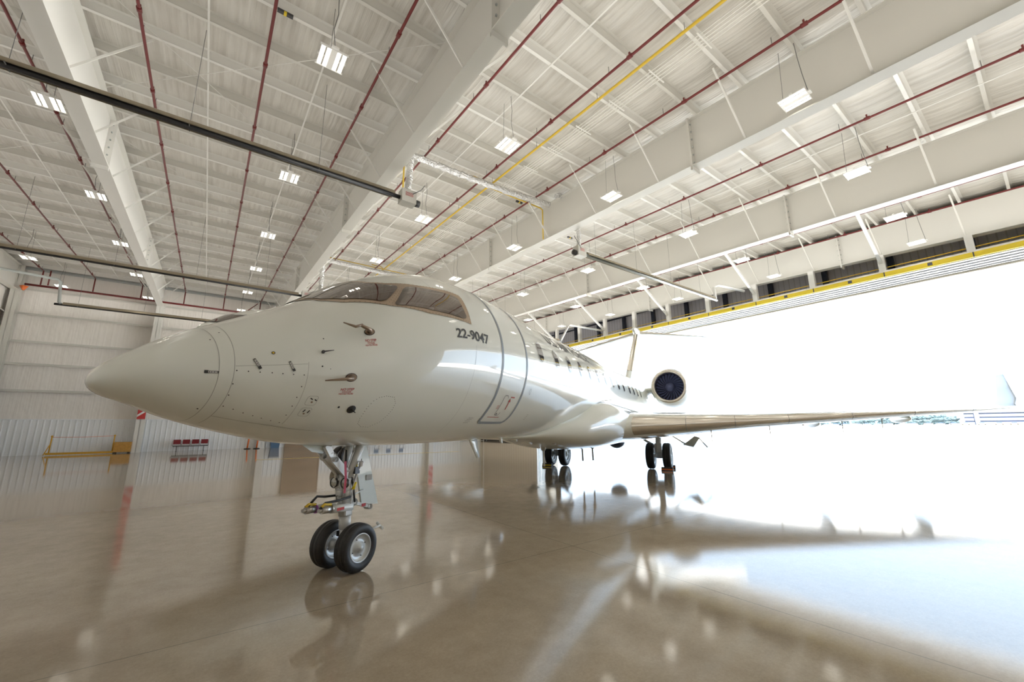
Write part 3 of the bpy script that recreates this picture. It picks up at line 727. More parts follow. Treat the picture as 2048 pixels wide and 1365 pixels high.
def textbm(body, bold=.0):
    cu = bpy.data.curves.new('t', 'FONT'); cu.body = body; cu.size = 1; cu.offset = bold; cu.resolution_u = 4
    ob = bpy.data.objects.new('t', cu); C.objects.link(ob)
    dg = bpy.context.evaluated_depsgraph_get(); dg.update(); me = bpy.data.meshes.new_from_object(ob.evaluated_get(dg))
    C.objects.unlink(ob); bpy.data.objects.remove(ob)
    bm = bmesh.new(); bm.from_mesh(me); bpy.data.meshes.remove(me); return bm
def skin_text(name, body, s0, s1, tb0, tb1, tt0, tt1, m, parent, bold=.01, off=.005):
    bm = textbm(body, bold)
    xs = [v.co.x for v in bm.verts]; ys = [v.co.y for v in bm.verts]; x0, x1, y0, y1 = min(xs), max(xs), min(ys), max(ys)
    for v in bm.verts:
        u = (v.co.x-x0)/(x1-x0); w = (v.co.y-y0)/(y1-y0)
        b = tb0+(tb1-tb0)*u; t = tt0+(tt1-tt0)*u
        v.co = (s0+(s1-s0)*u, b+(t-b)*w, 0)
    return skin_bm(bm, name, off, m, parent, s0, s1, min(tb0, tb1), max(tt0, tt1), .25, 4.)

# fuselage skin (radome split off at station .608)
def fus_rings(ss, nt=96): return [[SP(s, 360*j/nt) for j in range(nt)] for s in ss]
st = [.0004, .002, .006, .014, .03, .05, .08, .12, .17, .23, .30, .38, .46, .54, .608]
mb = MB(); mb.loft(fus_rings(st), caps=(True, False)); rad = mb.build('radome', M['paint'], jet)
ss = [.608]
while ss[-1] < 29.65: ss.append(ss[-1]+(.09 if ss[-1] < 4.5 else .3 if ss[-1] < 18 else .25))
ss[-1] = 29.68
mb = MB(); mb.loft(fus_rings(ss), caps=(False, True))
for s, t0, t1 in ((.608, -178, 178), (.70, -75, 255), (10.6, -20, 200)): ribbon(mb, [(s, t0+(t1-t0)*k/60) for k in range(61)], .0042, .003, 1)
for th, s0, s1 in ((-56, .70, 2.6),): ribbon(mb, [(s0, th), (s1, th)], .005, .003, 1)
ribbon(mb, [(3.44, -60), (3.42, -20), (3.45, 5)], .004, .003, 1)
ribbon(mb, [(5.2, 20), (12, 20.5)], .006, .003, 1); ribbon(mb, [(5.2, 29), (12, 29.5)], .005, .003, 1)
ribbon(mb, [(7.20, -88), (7.30, -76), (7.45, -66), (7.62, -57), (7.95, -49), (8.35, -42), (8.75, -36), (9.15, -29), (9.5, -22), (10.2, -15), (11.2, -11), (13, -9.5), (16, -10)], .022, .016, 1)  # grey line along the fairing junction, painted for the shade of its crease
for s in (2.95, 4.05, 5.3): ribbon(mb, [(s, 48), (s+.02, 132)], .005, .003, 1)
fus = mb.build('fuselage', [M['paint'], M['seam']], jet)

# cockpit windows: tan metal frame, four panes
fr = [(1.545, 90), (2.15, 90), (2.214, 68.3), (2.363, 60), (2.585, 54.6), (2.741, 51), (3.438, 41.4), (3.452, 38), (3.409, 18.2), (2.644, 25.4), (2.17, 36.1), (2.039, 40.5), (1.728, 54.3), (1.60, 67)]
g1 = [(1.60, 84), (2.06, 100), (2.16, 68), (2.308, 58.6), (2.40, 55), (2.435, 53.2), (2.41, 51.0), (2.21, 44.0), (2.14, 42.4), (2.07, 42.6), (1.76, 58), (1.63, 69)]
g2 = [(2.222, 38.0), (2.47, 48.9), (2.53, 50.3), (2.60, 50.0), (3.28, 39.2), (3.325, 37.6), (3.335, 36), (3.335, 23.4), (3.31, 21.9), (3.25, 21.6), (2.70, 27.8), (2.26, 35.6), (2.22, 36.8)]
for mir in (False, True):
    f = patch('cockpit_window_frame', fr, .006, M['tanframe'], jet, .08, 3., mirror=mir)
    patch('windshield', g1, .012, M['glass'], f, .08, 3., mirror=mir)
    patch('side_window', g2, .012, M['glass'], f, .08, 3., mirror=mir)
mb = MB()                                             # screws round the frame
def screws(poly, step=.05):
    for a, b in zip(poly, poly[1:]+poly[:1]):
        d = (SP(*a)-SP(*b)).length; n = max(1, int(d/step))
        for i in range(n):
            s, t = a[0]+(b[0]-a[0])*i/n, a[1]+(b[1]-a[1])*i/n
            dot(mb, s, t, .0055, .0085, 0, 6)
inner = [(p[0]*.0+ (p[0]-2.5)*.985+2.5, (p[1]-46)*.965+46) for p in fr[1:-1]]
screws(inner); screws([(2.46, 49.5), (2.19, 38.5)]); screws([(2.40, 49.0), (2.16, 39.8)])
mb.build('frame_screws', M['rivet'], jet)

# cabin windows
def rrect(s0, s1, t0, t1, rs, rt, n=4):
    out = []
    for cx, cy, a0 in ((s1-rs, t1-rt, 0), (s0+rs, t1-rt, 90), (s0+rs, t0+rt, 180), (s1-rs, t0+rt, 270)):
        for k in range(n+1): a = R(a0+90*k/n); out.append((cx+rs*math.cos(a), cy+rt*math.sin(a)))
    return out
for k in range(14):
    s = 5.70+.855*k+(0 if k < 10 else .25)
    for mir in (False, True):
        w = patch('cabin_window', rrect(s-.14, s+.14, 6.4, 25.2, .09, 5.5), .004, M['paint'], jet, .5, 4., mirror=mir)
        patch('window_pane', rrect(s-.115, s+.115, 7.8, 23.8, .08, 5.), .008, M['cabinglass'], w, .5, 4., mirror=mir)
# passenger door outline
mb = MB(); dpath = [(4.18, 60), (4.18, 30), (4.15, 0), (4.14, -38), (4.18, -48)]
ribbon(mb, [(4.60, 62), (4.25, 61.5), (4.17, 58), (4.16, 30), (4.15, 0), (4.14, -30), (4.135, -42), (4.15, -48), (4.20, -49.2), (4.60, -49.4), (4.88, -49.2), (4.95, -47.5), (4.985, -43), (4.985, -20), (5.0, 5), (5.03, 30), (5.05, 56), (4.98, 61), (4.60, 62)], .055, .004)
door = mb.build('cabin_door', M['stripe'], jet)
mb = MB(); ribbon(mb, rrect(4.43, 4.555, -41.6, -25.2, .03, 2.)+[(4.555, -39)], .009, .006); dot(mb, 4.475, -40.3, .016, .007); mb.build('door_handle', M['darkmetal'], door)
mb = MB(); ribbon(mb, [(4.655, -36.5), (4.648, -29.5)], .022, .006)
p = [SO(4.612, -29.8, .006), SO(4.686, -29.8, .006), SO(4.645, -27.2, .006)]; mb.add(p, [(0, 1, 2)]); mb.build('red_arrow', M['redpaint'], door)
mb = MB()
for i in range(14): ribbon(mb, [(4.28+i*.026, -43.6), (4.296+i*.026, -43.6)], .014, .005)
for i in range(3):
    for j in range(2): ribbon(mb, [(4.35+j*.035, -33.6-i*1.1), (4.375+j*.035, -33.6-i*1.1)], .010, .005)
for j in range(3): ribbon(mb, [(4.65+j*.042, -26.1), (4.682+j*.042, -26.1)], .022, .005)
mb.build('red_placard', M['redpaint'], door)
mb = MB()
for i in range(4):
    for j in range(5): ribbon(mb, [(3.80+j*.024-.012*i, -44.6-i*1.45), (3.818+j*.024-.012*i, -44.6-i*1.45)], .012, .005)
for i in range(4):
    for j in range(3): ribbon(mb, [(5.62+j*.022, -40-i*1.7), (5.636+j*.022, -40-i*1.7)], .012, .005)
mb.build('stencil_placard', M['seam'], fus)
mb = MB(); ribbon(mb, rrect(5.24, 5.30, -22, -17.5, .028, 2.)+[(5.30, -20)], .008, .004); mb.build('static_port', M['seam'], jet)
# lettering
skin_text('serial_lettering', '22-9047', 3.04, 3.775, 9.2, 6.8, 15.2, 13.3, M['letter'], jet, .021)
skin_text('title_lettering', 'U.S. AIR FORCE', 6.47, 9.65, 31.0, 31.5, 43.6, 43.6, M['letter'], jet, .012)
for sx, s0, s1, a, b in ((0, 1.53, 1.66, -16.6, -16.9), (1, 1.735, 1.85, 17.0, 15.6)):
    t = skin_text('no_step_lettering', 'NO STEP', s0, s1, a-1.7, b-1.8, a+.2, b+.1, M['redpaint'], jet, .015)
    skin_text('warning_line', 'DANGER', s0+.02, s1-.02, a-3.2, b-3.3, a-2.1, b-2.2, M['redpaint'], t, .015)
    skin_text('warning_line', 'HEATED PROBE', s0-.005, s1+.005, a-4.7, b-4.8, a-3.6, b-3.7, M['redpaint'], t, .015)
# probes and vanes
def probe(s, th, s2, th2, name, m, mast=.10, thm=None):
    mb = MB(); n = SN(s, th); p = SP(s, th)
    u = (SP(s+.02, th)-SP(s-.02, th)).normalized(); v = n.cross(u)
    mb.add([p+n*.006+u*.055*math.cos(a)+v*.036*math.sin(a) for a in [2*PI*k/16 for k in range(16)]], [tuple(range(16))])
    mb.add([p+n*.002+u*.062*math.cos(a)+v*.043*math.sin(a) for a in [2*PI*k/16 for k in range(16)]], [tuple(range(16))], 1)
    q = SP(s2, th2)+SN(s2, th2)*mast
    e = SO(s-.11, thm, mast) if thm else p+n*mast-u*.03
    mb.tube([p-u*.0, p+n*mast*.5-u*.015, e], [.030, .022, .016], 8)
    mb.tube([e+u*.02, e-u*.06, q], [.014, .015, .006], 8)
    return mb.build(name, [M[m], M['darkmetal']], jet)
probe(1.80, 21.8, 1.541, 29.9, 'air_data_probe', 'bronze', .10, 24.9); probe(1.60, -8.6, 1.344, -9.0, 'air_data_probe', 'bronze', .07)
probe(1.80, 158.2, 1.541, 150.1, 'air_data_probe', 'bronze', .10, 155.1); probe(1.60, 188.6, 1.372, 189.8, 'air_data_probe', 'bronze', .07)
mb = MB(); n = SN(1.335, 13.1); p = SP(1.335, 13.1)
mb.lathe([(0, .016), (.015, .016), (.017, .003)], 14, p, n); q = SO(1.42, 12.8, .03); mb.tube([p+n*.015, q], [.008, .004], 6); mb.build('angle_vane', M['darkmetal'], jet)
mb = MB()
p = SP(1.733, -34); n = SN(1.733, -34); mb.lathe([(.002, .048), (.006, .045), (.007, .002)], 20, p, n); mb.tube([p, p+n*.05+A(2.5, 0, 0)*0+Vector((.03, 0, -.005))], [.012, .004], 6); dot(mb, 1.589, -31.7, .012, .004)
mb.build('sensor_port', M['black'], jet)
mb = MB()
for s, t, r_ in ((1.359, 24, .007), (1.326, 1.9, .008), (1.397, -.5, .004), (.664, 52.6, .006), (.585, 43.3, .006), (.585, -49.1, .007)): dot(mb, s, t, r_)
dot(mb, .956, 16.6, .016); dot(mb, .956, 16.6, .009, .006, 1)
mb.build('fastener_heads', [M['rivet'], M['gasyellow']], jet)
def latch(s0, t0, s1, t1):
    mb = MB(); ribbon(mb, [(s0, t0), (s1, t1)], .022, .005, 0)
    ribbon(mb, [(s0+(s1-s0)*.06, t0+(t1-t0)*.06), (s0+(s1-s0)*.94, t0+(t1-t0)*.94)], .015, .007, 1)
    ribbon(mb, [(s0+(s1-s0)*.74, t0+(t1-t0)*.74), (s1, t1)], .024, .009, 0)
    for f in (.1, .3, .5, .65): dot(mb, s0+(s1-s0)*f, t0+(t1-t0)*f, .004, .010, 0)
    mb.build('panel_latch', [M['rivet'], M['steelmetal']], jet)
latch(.609, -.3, .523, 1.0); latch(.822, 12.4, .867, 2.2); latch(1.069, 7.6, 1.108, -1.0)
# nose access panel outlined by its fasteners
mb = MB(); pan = [(.715, 1.2), (.789, .2), (.866, -.9), (.949, -1.8), (1.026, -2.9), (1.106, -3.8), (1.187, -4.6), (1.188, -14.5), (1.183, -24), (1.184, -32.3), (1.187, -41.6), (1.188, -50.5), (1.112, -49.7), (1.029, -48.2), (.954, -46.6), (.875, -44.9), (.793, -42), (.719, -39.9), (.71, -26.1), (.708, -13.3)]
for s, t in pan: dot(mb, s, t, .0055)
ribbon(mb, [(.705, 6), (.85, 5.6), (1.21, 4.5)], .003, .003, 1); ribbon(mb, [(1.215, 6), (1.215, -20), (1.22, -52)], .003, .003, 1)
mb.build('access_panel', [M['rivet'], M['seam']], jet)
mb = MB(); ov = [(2.06, -25.2), (2.17, -26.6), (2.225, -31), (2.235, -36), (2.221, -40.5), (2.19, -46), (2.096, -50.6), (2.0, -50), (1.93, -47), (1.90, -42), (1.895, -36), (1.902, -32), (1.93, -28), (1.98, -25.8)]
pr = ov+ov[:1]
for a, b in zip(pr[:-1], pr[1:]):
    n_ = max(1, int((SP(*a)-SP(*b)).length/.026))
    for i in range(n_): dot(mb, a[0]+(b[0]-a[0])*i/n_, a[1]+(b[1]-a[1])*i/n_, .0048, n=6)
mb.build('oval_access_panel', M['rivet'], jet)
mb = MB()
ribbon(mb, rrect(1.27, 1.36, -30.5, -22.5, .02, 2)+[(1.36, -24)], .003, .004, 1); ribbon(mb, rrect(1.27, 1.36, -41, -33, .02, 2)+[(1.36, -36)], .003, .004, 1)
for a, b in (((1.295, -24.2), (1.318, -25.4)), ((1.335, -25.2), (1.355, -26.4)), ((1.305, -34.5), (1.296, -37)), ((1.345, -35), (1.337, -37.6))): ribbon(mb, [a, b], .011, .006, 0)
for s, t in ((1.32, -27.6), (1.313, -38.4)): dot(mb, s, t, .010, .006, 2)
mb.build('service_panel', [M['rivet'], M['seam'], M['bronze']], jet)

# belly fairing
fk = [6.5, 7.2, 7.6, 8.75, 9.5, 10.5, 12, 15, 17, 19, 20.5]
fw_ = pch(fk, [.04, .50, .78, 1.38, 1.62, 1.82, 1.9, 1.9, 1.6, 1.0, .2]); ft_ = pch(fk, [1.40, 1.52, 1.72, 2.05, 2.35, 2.45, 2.42, 2.35, 2.2, 2.0, 1.7]); fb_ = pch(fk, [1.37, 1.33, 1.27, 1.10, 1.0, .95, .95, .95, 1.05, 1.25, 1.5])
mb = MB(); rings = []; s = 6.5
while s < 20.5:
    w, t, b = fw_(s), ft_(s), fb_(s); zc = (t+b)/2; h = (t-b)/2; ring = []
    for j in range(64):
        a = 2*PI*j/64; c, sn = math.cos(a), math.sin(a); e = 2/2.35
        ring.append(A(s, w*abs(c)**e*(1 if c > 0 else -1), zc+h*abs(sn)**e*(1 if sn > 0 else -1)))
    rings.append(ring); s += .2
mb.loft(rings); mb.build('belly_fairing', M['paint'], jet)

# wings
def foil_pts(t, camb=.012, n=26):
    up = []; lo = []
    for i in range(n+1):
        x = .5*(1-math.cos(PI*i/n)); yt = 5*t*(.2969*math.sqrt(x)-.126*x-.3516*x*x+.2843*x**3-.1036*x**4)
        c = camb*4*x*(1-x); up.append((x, c+yt)); lo.append((x, c-yt))
    return up, lo
WS = [(1.0, 9.92, 17.0, 1.575, .135, 2.0), (1.9, 10.60, 17.0, 1.60, .132, 2.), (5.2, 13.11, 17.4, 1.735, .115, 1.0), (9.5, 16.38, 19.2, 1.93, .105, 0), (13.0, 19.04, 20.72, 2.10, .10, -.8), (13.6, 19.5, 20.95, 2.14, .10, -1.)]
def wing_sec(y):
    for a, b in zip(WS[:-1], WS[1:]):
        if y <= b[0]+1e-6: t = (y-a[0])/(b[0]-a[0]); return [a[k]+(b[k]-a[k])*t for k in range(6)]
    return list(WS[-1])
def wing_ring(sec, sgn, part):
    y, le, te, z, t, tw = sec; c = te-le; up, lo = foil_pts(t); cut = .075
    def P(x, zz): a = R(tw); return A(le+c*(x*math.cos(a)+zz*math.sin(a)), sgn*y, z+c*(zz*math.cos(a)-x*math.sin(a)))
    if part == 'le':
        u = [q for q in up if q[0] <= cut]; l = [q for q in lo if q[0] <= cut]
        pts = list(reversed(u))+l[1:]
    else:
        i0 = max(i for i, q in enumerate(up) if q[0] <= cut)
        pts = list(reversed(up[i0:]))+lo[i0:]
    return [P(*q) for q in pts]
for sgn in (1, -1):
    ysec = [1.0, 1.9, 3, 4, 5.2, 6.6, 8, 9.5, 11, 12.3, 13.6]
    mb = MB(); mb.loft([wing_ring(wing_sec(y), sgn, 'main') for y in ysec]); wing = mb.build('wing', M['paint'], jet)
    yl = [1.95, 3, 4, 5.2, 6.6, 8, 9.5, 11, 12.3, 13.6]
    mb = MB(); mb.loft([wing_ring(wing_sec(y), sgn, 'le') for y in yl], closed=False, caps=(False, False)); mb.build('leading_edge', M['chrome'], wing)
    mb = MB(); mb.loft([wing_ring(wing_sec(y), sgn, 'le') for y in (1.0, 1.95)], closed=False, caps=(False, False)); mb.build('root_leading_edge', M['paint'], wing)
    mb = MB()
    for y in (3.3, 4.6, 6.1, 8.0, 10, 12): 
        r1 = wing_ring(wing_sec(y), sgn, 'le'); mb.tube([p*1 for p in r1], .006, 4, cap=False)
    mb.build('slat_joint', M['darkmetal'], wing)
    # winglet
    rings = []
    for t in (0, .12, .3, .6, 1.0):
        y = 13.6+.18*min(1, t/.3)+.62*max(0, t-.1); z = 2.14+1.32*t**1.15; le = 19.5+1.95*t; c = 1.45-.95*t
        up, lo = foil_pts(.085, 0, 12); tilt = R(min(75, 10+t/.3*62))
        rings.append([A(le+c*x, sgn*(y+c*zz*-math.sin(tilt)), z+c*zz*math.cos(tilt)) for x, zz in list(reversed(up))+lo[1:-1]])
    mb = MB(); mb.loft(rings); wl_ = mb.build('winglet', M['winglet'], wing)
    # flap track fairings
    for y, s0, L_ in ((7.15, 15.5, 2.6), (10.2, 17.8, 2.0)):
        z = wing_sec(y)[3]-.16
        mb = MB(); rr = []
        for i in range(13):
            t = i/12; rr.append([A(s0+L_*t, sgn*y+.13*math.sin(PI*t)**.6*math.cos(2*PI*j/14), z-.03*t-.02+.15*math.sin(PI*t)**.6*math.sin(2*PI*j/14)) for j in range(14)])
        mb.loft(rr); mb.build('flap_fairing', M['paint'], wing)
    # rod antennas below the wing
    for y, s0 in ((3.93, 12.7), (5.6, 14.2), (7.9, 16.2), (9.2, 17.1)):
        z = wing_sec(y)[3]-.05-.03*(wing_sec(y)[2]-wing_sec(y)[1])
        mb = MB(); mb.tube([A(s0-.1, sgn*y, z), A(s0+.1, sgn*y, z)], .03, 8); mb.tube([A(s0, sgn*y, z+.02), A(s0+.02, sgn*y, z-.06), A(s0+.06, sgn*y, z-.40)], [.022, .016, .010], 8); mb.build('rod_antenna', M['galv'], wing)

# engines
for sgn in (1, -1):
    o = A(19.05, sgn*2.26, 3.40); ax = Vector((1, 0, 0))
    mb = MB()
    outer = [(0.0, .70), (.02, .735), (.08, .775), (.2, .82), (.5, .89), (1.0, .945), (1.7, .955), (2.6, .90), (3.6, .76), (4.6, .58), (4.75, .54)]
    mb.lathe(outer[2:], 48, o, ax); nac = mb.build('engine_nacelle', M['paint'], jet)
    mb = MB(); lip = [(.5, .625), (.25, .615), (.1, .625), (.03, .655), (0, .70), (.02, .735), (.08, .775)]
    mb.lathe(lip, 48, o, ax); mb.build('intake_lip', M['chrome'], nac)
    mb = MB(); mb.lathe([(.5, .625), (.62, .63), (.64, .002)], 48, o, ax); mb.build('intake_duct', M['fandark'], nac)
    mb = MB()
    for k in range(24):
        a0 = 2*PI*k/24; v = []
        for i in range(6):
            q = .20+.415*i/5; tw = a0+.32*(i/5); w = .045+.05*i/5
            for e, dx in ((-1, 0), (1, .09)):
                a = tw+e*w/q*.55
                v.append(o+Vector((.50+dx, q*math.cos(a), q*math.sin(a))))
        mb.add(v, [(2*i, 2*i+1, 2*i+3, 2*i+2) for i in range(5)], 0, True)
    fan = mb.build('fan', M['fan'], nac, fixn=False)
    mb = MB(); mb.lathe([(.28, .002), (.30, .05), (.38, .13), (.5, .205), (.6, .21)], 32, o, ax); mb.build('spinner', M['fan'], fan)
    mb = MB(); rr = []
    for y, le, te in ((.8, 19.6, 24.2), (1.6, 19.9, 23.4)):
        up, lo = foil_pts(.09, 0, 12); c = te-le; rr.append([A(le+c*x, sgn*y, 3.28+.1*(y-.8)+c*zz) for x, zz in list(reversed(up))+lo[1:-1]])
    mb.loft(rr); mb.build('engine_pylon', M['paint'], jet)

# fin, bullet and tailplane
def slab(secs, name, m, parent, n=14, part=None, cut=.08):
    rr = []
    for f, c, th in secs:
        up, lo = foil_pts(th, 0, n)
        if part == 'le': pts = list(reversed([q for q in up if q[0] <= cut]))+[q for q in lo if q[0] <= cut][1:]
        else: pts = list(reversed(up))+lo[1:-1]
        rr.append([f(x*c, zz*c) for x, zz in pts])
    mb = MB(); mb.loft(rr, closed=part is None, caps=(part is None,)*2); return mb.build(name, M[m], parent)
def finsec(z, le, te, th, k=1.): return (lambda a, b, z=z, le=le: A(le-(k-1)*.3+a, b*k, z), te-le, th)
fin = slab([finsec(3.6, 20.6, 27.2, .10), finsec(4.3, 21.3, 27.3, .10), finsec(5.2, 22.35, 27.55, .10), finsec(7.5, 25.0, 28.2, .10)], 'tail_fin', 'paint', jet)
slab([finsec(4.6, 21.62, 27.3, .10, 1.03), finsec(5.2, 22.33, 27.55, .10, 1.03), finsec(7.3, 24.75, 28.1, .10, 1.03)], 'leading_edge', 'chrome', fin, n=24, part='le', cut=.07)
mb = MB(); rr = []
for i in range(17):
    t = i/16; q = .30*math.sin(PI*min(1, t**.7))**.6+.002; rr.append([A(24.3+5.2*t, q*.75*math.cos(2*PI*j/20), 7.52+q*math.sin(2*PI*j/20)) for j in range(20)])
mb.loft(rr); mb.build('tail_bullet', M['paint'], jet)
for sgn in (1, -1):
    hs = [(lambda a, b, y=y, le=le, z=z: A(le+a, sgn*y, z+b), te-le, th) for y, le, te, z, th in ((.1, 25.3, 28.6, 7.50, .10), (2.4, 26.95, 29.2, 7.40, .10), (4.75, 28.55, 29.85, 7.28, .10), (4.84, 28.75, 29.85, 7.27, .07))]
    tp = slab(hs, 'tailplane', 'paint', jet); slab(hs[:3], 'leading_edge', 'chrome', tp, n=24, part='le', cut=.06)

# landing gear -------------------------------------------------------
def wheel(mb, c, rad, w, side):
    ax = (0, 1, 0); c = Vector(c); h = w/2; rr = rad
    prof = [(-h*.80, rr*.60), (-h*.95, rr*.70), (-h*.98, rr*.82), (-h*.80, rr*.94), (-h*.55, rr*.985), (-h*.50, rr*.970), (-h*.44, rr*.990), (-h*.2, rr), (-h*.16, rr*.985), (h*.16, rr*.985), (h*.2, rr), (h*.44, rr*.990), (h*.50, rr*.970), (h*.55, rr*.985), (h*.80, rr*.94), (h*.98, rr*.82), (h*.95, rr*.70), (h*.80, rr*.60)]
    mb.lathe(prof, 40, c, ax, 0)
    for sg in (-1, 1):
        mb.lathe([(sg*h*.80, rr*.60), (sg*h*.86, rr*.575), (sg*h*.70, rr*.53), (sg*h*.45, rr*.50), (sg*h*.40, rr*.24), (sg*h*.75, rr*.20), (sg*h*.80, rr*.12), (sg*h*.95, rr*.10), (sg*h*.97, .001)], 32, c, ax, 1)
        for k in range(4):
            a = 2*PI*k/4+.4; p = c+Vector((rr*.37*math.cos(a), sg*h*.46, rr*.37*math.sin(a)))
            mb.lathe([(0, rr*.022), (sg*h*.08, rr*.02), (sg*h*.09, .001)], 8, p, ax, 2)
# nose gear
mb = MB()
mb.tube([(0, 0, .2), (-.005, 0, .5)], .055, 16, 0); mb.tube([(-.005, 0, .45), (-.01, 0, .60)], .068, 16, 0)
mb.tube([(-.01, 0, .60), (-.05, 0, 1.15)], .078, 16, 0); mb.tube([(-.012, 0, .655), (-.017, 0, .75)], .092, 18, 0)
mb.tube([(0, .26, .265), (0, -.26, .265)], .035, 12, 0)
mb.tube([(-.05, .04, 1.05), (.06, .08, 1.42)], [.05, .045], 10, 0); mb.tube([(-.05, -.04, 1.05), (.06, -.12, 1.42)], [.05, .045], 10, 0)
mb.box(-.03, .03, -.02, .1, .36, .42, 1)
ng = mb.build('nose_gear', [M['gearwhite'], M['black']], jet)
for y in (.2, -.2):
    mb = MB(); wheel(mb, (0, -y, .265), .265, .19, 1); mb.build('nose_wheel', [M['tyre'], M['hubgrey'], M['darkmetal']], ng)
for dy in (.06, -.06):
    mb = MB(); mb.bar((-.06, dy, 1.06), (-.32, dy, 1.30), .035, .09); mb.bar((-.32, dy, 1.30), (-.44, dy*1.5, 1.44), .035, .08)
    mb.lathe([(-.03, .05), (.03, .05)], 12, (-.32, dy, 1.30), (0, 1, 0)); mb.build('drag_brace', M['gearwhite'], ng)
mb = MB(); mb.tube([(-.34, .02, 1.30), (-.14, .0, 1.10)], .035, 10); mb.build('brace_actuator', M['steelmetal'], ng)
for y, x, z in ((.09, -.13, .985), (-.09, -.13, .985)):
    mb = MB(); mb.lathe([(.05, .02), (.02, .055), (-.012, .062), (-.014, .055)], 20, (x, -y, z), (1, 0, 0), 0); mb.lathe([(-.006, .056), (-.012, .03), (-.014, .001)], 20, (x, -y, z), (1, 0, 0), 1)
    mb.build('taxi_light', [M['darkmetal'], M['lamp']], ng)
for y, xe in ((.085, -.43), (-.085, -.50)):
    mb = MB(); mb.tube([(-.02, -y, .70), (xe+.13, -y, .725)], .045, 14, 0); mb.tube([(xe+.14, -y, .725), (xe, -y, .73)], .038, 12, 1); mb.tube([(xe+.02, -y, .73), (xe-.035, -y, .732)], .022, 10, 1)
    mb.tube([(xe+.13, -y, .775), (xe+.04, -y, .79), (xe-.0, -y, .765)], .016, 8, 2); mb.box(xe+.18, xe+.28, -y-.047, -y-.044, .70, .73, 3); mb.box(xe+.18, xe+.28, -y+.044, -y+.047, .70, .73, 3)
    mb.tube([(xe+.125, -y, .7255), (xe+.14, -y, .725)], .047, 14, 4 if y < 0 else 1)
    mb.build('steering_actuator', [M['gearwhite'], M['steelmetal'], M['gasyellow'], M['redpaint'], M['purple']], ng)
mb = MB(); mb.tube([(-.04, -.10, .82), (-.22, -.07, .80), (-.38, -.08, .80), (-.45, -.09, .75)], .014, 8); mb.tube([(-.04, .08, .83), (-.25, .09, .84), (-.36, .085, .86), (-.46, .09, .77)], .014, 8)
mb.tube([(-.1, -.02, 1.12), (-.17, -.03, 1.30), (-.13, -.02, 1.38), (-.08, -.02, 1.36), (-.07, -.02, 1.12)], .012, 8); mb.tube([(-.02, -.07, 1.05), (.0, -.10, .9), (.03, -.10, .75)], .012, 8)
mb.build('hydraulic_hose', M['black'], ng)
mb = MB(); mb.tube([(-.12, -.05, .78), (-.125, -.06, 1.0), (-.09, -.07, 1.15), (-.05, -.09, 1.30), (.02, -.09, 1.42)], .009, 6); mb.tube([(-.10, .06, .78), (-.12, .07, .95), (-.16, .06, 1.12), (-.26, .06, 1.28)], .009, 6)
mb.tube([(-.03, -.085, .62), (-.03, -.1, .75), (-.01, -.1, .95), (.03, -.12, 1.1), (.07, -.13, 1.25)], .008, 6); mb.tube([(.06, .05, .80), (.09, .06, 1.0), (.07, .08, 1.2), (.07, .08, 1.4)], .010, 6)
mb.tube([(-.10, -.02, .93), (-.14, -.09, .93)], .012, 6); mb.tube([(-.10, .02, .93), (-.14, .09, .93)], .012, 6); mb.build('hydraulic_line', M['steelmetal'], ng)
mb = MB()
for z_, r2 in ((.80, .088), (.90, .086), (1.02, .086), (1.12, .09)): mb.tube([(-.02-(z_-.6)*.07, 0, z_-.012), (-.02-(z_-.6)*.07, 0, z_+.012)], r2, 16)
mb.box(-.14, -.09, -.04, .04, .84, .90); mb.box(-.10, -.02, -.11, -.08, .62, .70); mb.box(-.06, .02, .08, .11, 1.16, 1.24); mb.lathe([(-.02, .03), (.02, .03)], 10, (-.30, -.10, 1.27), (0, 1, 0)); mb.lathe([(-.03, .035), (.03, .035)], 10, (-.07, -.05, 1.08), (0, 1, 0))
mb.build('clamp_band', M['gearwhite'], ng)
mb = MB(); mb.box(-.112, -.108, -.03, .03, .76, .82); mb.build('data_plate', M['steelmetal'], ng)
mb = MB(); mb.lathe([(0, .03), (.05, .028), (.06, .01)], 12, (.05, -.14, 1.17), (0, -.3, 1)); mb.tube([(.02, -.08, 1.0), (.05, -.13, 1.17)], .016, 8); mb.build('gear_pin', M['gearwhite'], ng)
mb = MB(); mb.bar((.06, 0, .74), (.40, .05, .63), .06, .035); mb.lathe([(-.04, .045), (.04, .045)], 12, (.09, 0, .735), (0, 1, 0)); mb.lathe([(-.045, .035), (.045, .035)], 12, (.40, .05, .63), (0, 1, 0)); mb.box(.24, .30, -.012, -.004, .655, .69, 1)
mb.build('torque_link', [M['gearwhite'], M['redpaint']], ng)
mb = MB(); mb.tube([(.0, -.05, .28), (.30, -.15, .40), (.40, -.18, .42)], .014, 8); mb.tube([(.40, -.22, .385), (.40, -.12, .445)], .016, 8); mb.build('tow_fitting', M['gearwhite'], ng)
mb = MB(); mb.add([(-.20, -.13, 1.24), (-.165, -.13, 1.24), (-.15, -.14, 1.05), (-.185, -.14, 1.05), (-.145, -.13, .88), (-.178, -.13, .88)], [(0, 1, 2, 3), (3, 2, 4, 5)])
mb.build('red_ribbon', M['ribbon'], ng)
mb = MB(); mb.tube([(.02, -.09, 1.13), (.02, -.09, 1.20)], .022, 8); mb.tube([(.02, -.10, .98), (-.01, -.10, .90)], .02, 8); mb.build('yellow_tag', M['yellow'], ng)
mb = MB(); mb.box(.0, .06, -.13, -.08, 1.22, 1.33, 0); mb.box(-.02, .05, -.13, -.09, 1.08, 1.16, 1); mb.build('valve_block', [M['gearwhite'], M['darkmetal']], ng)
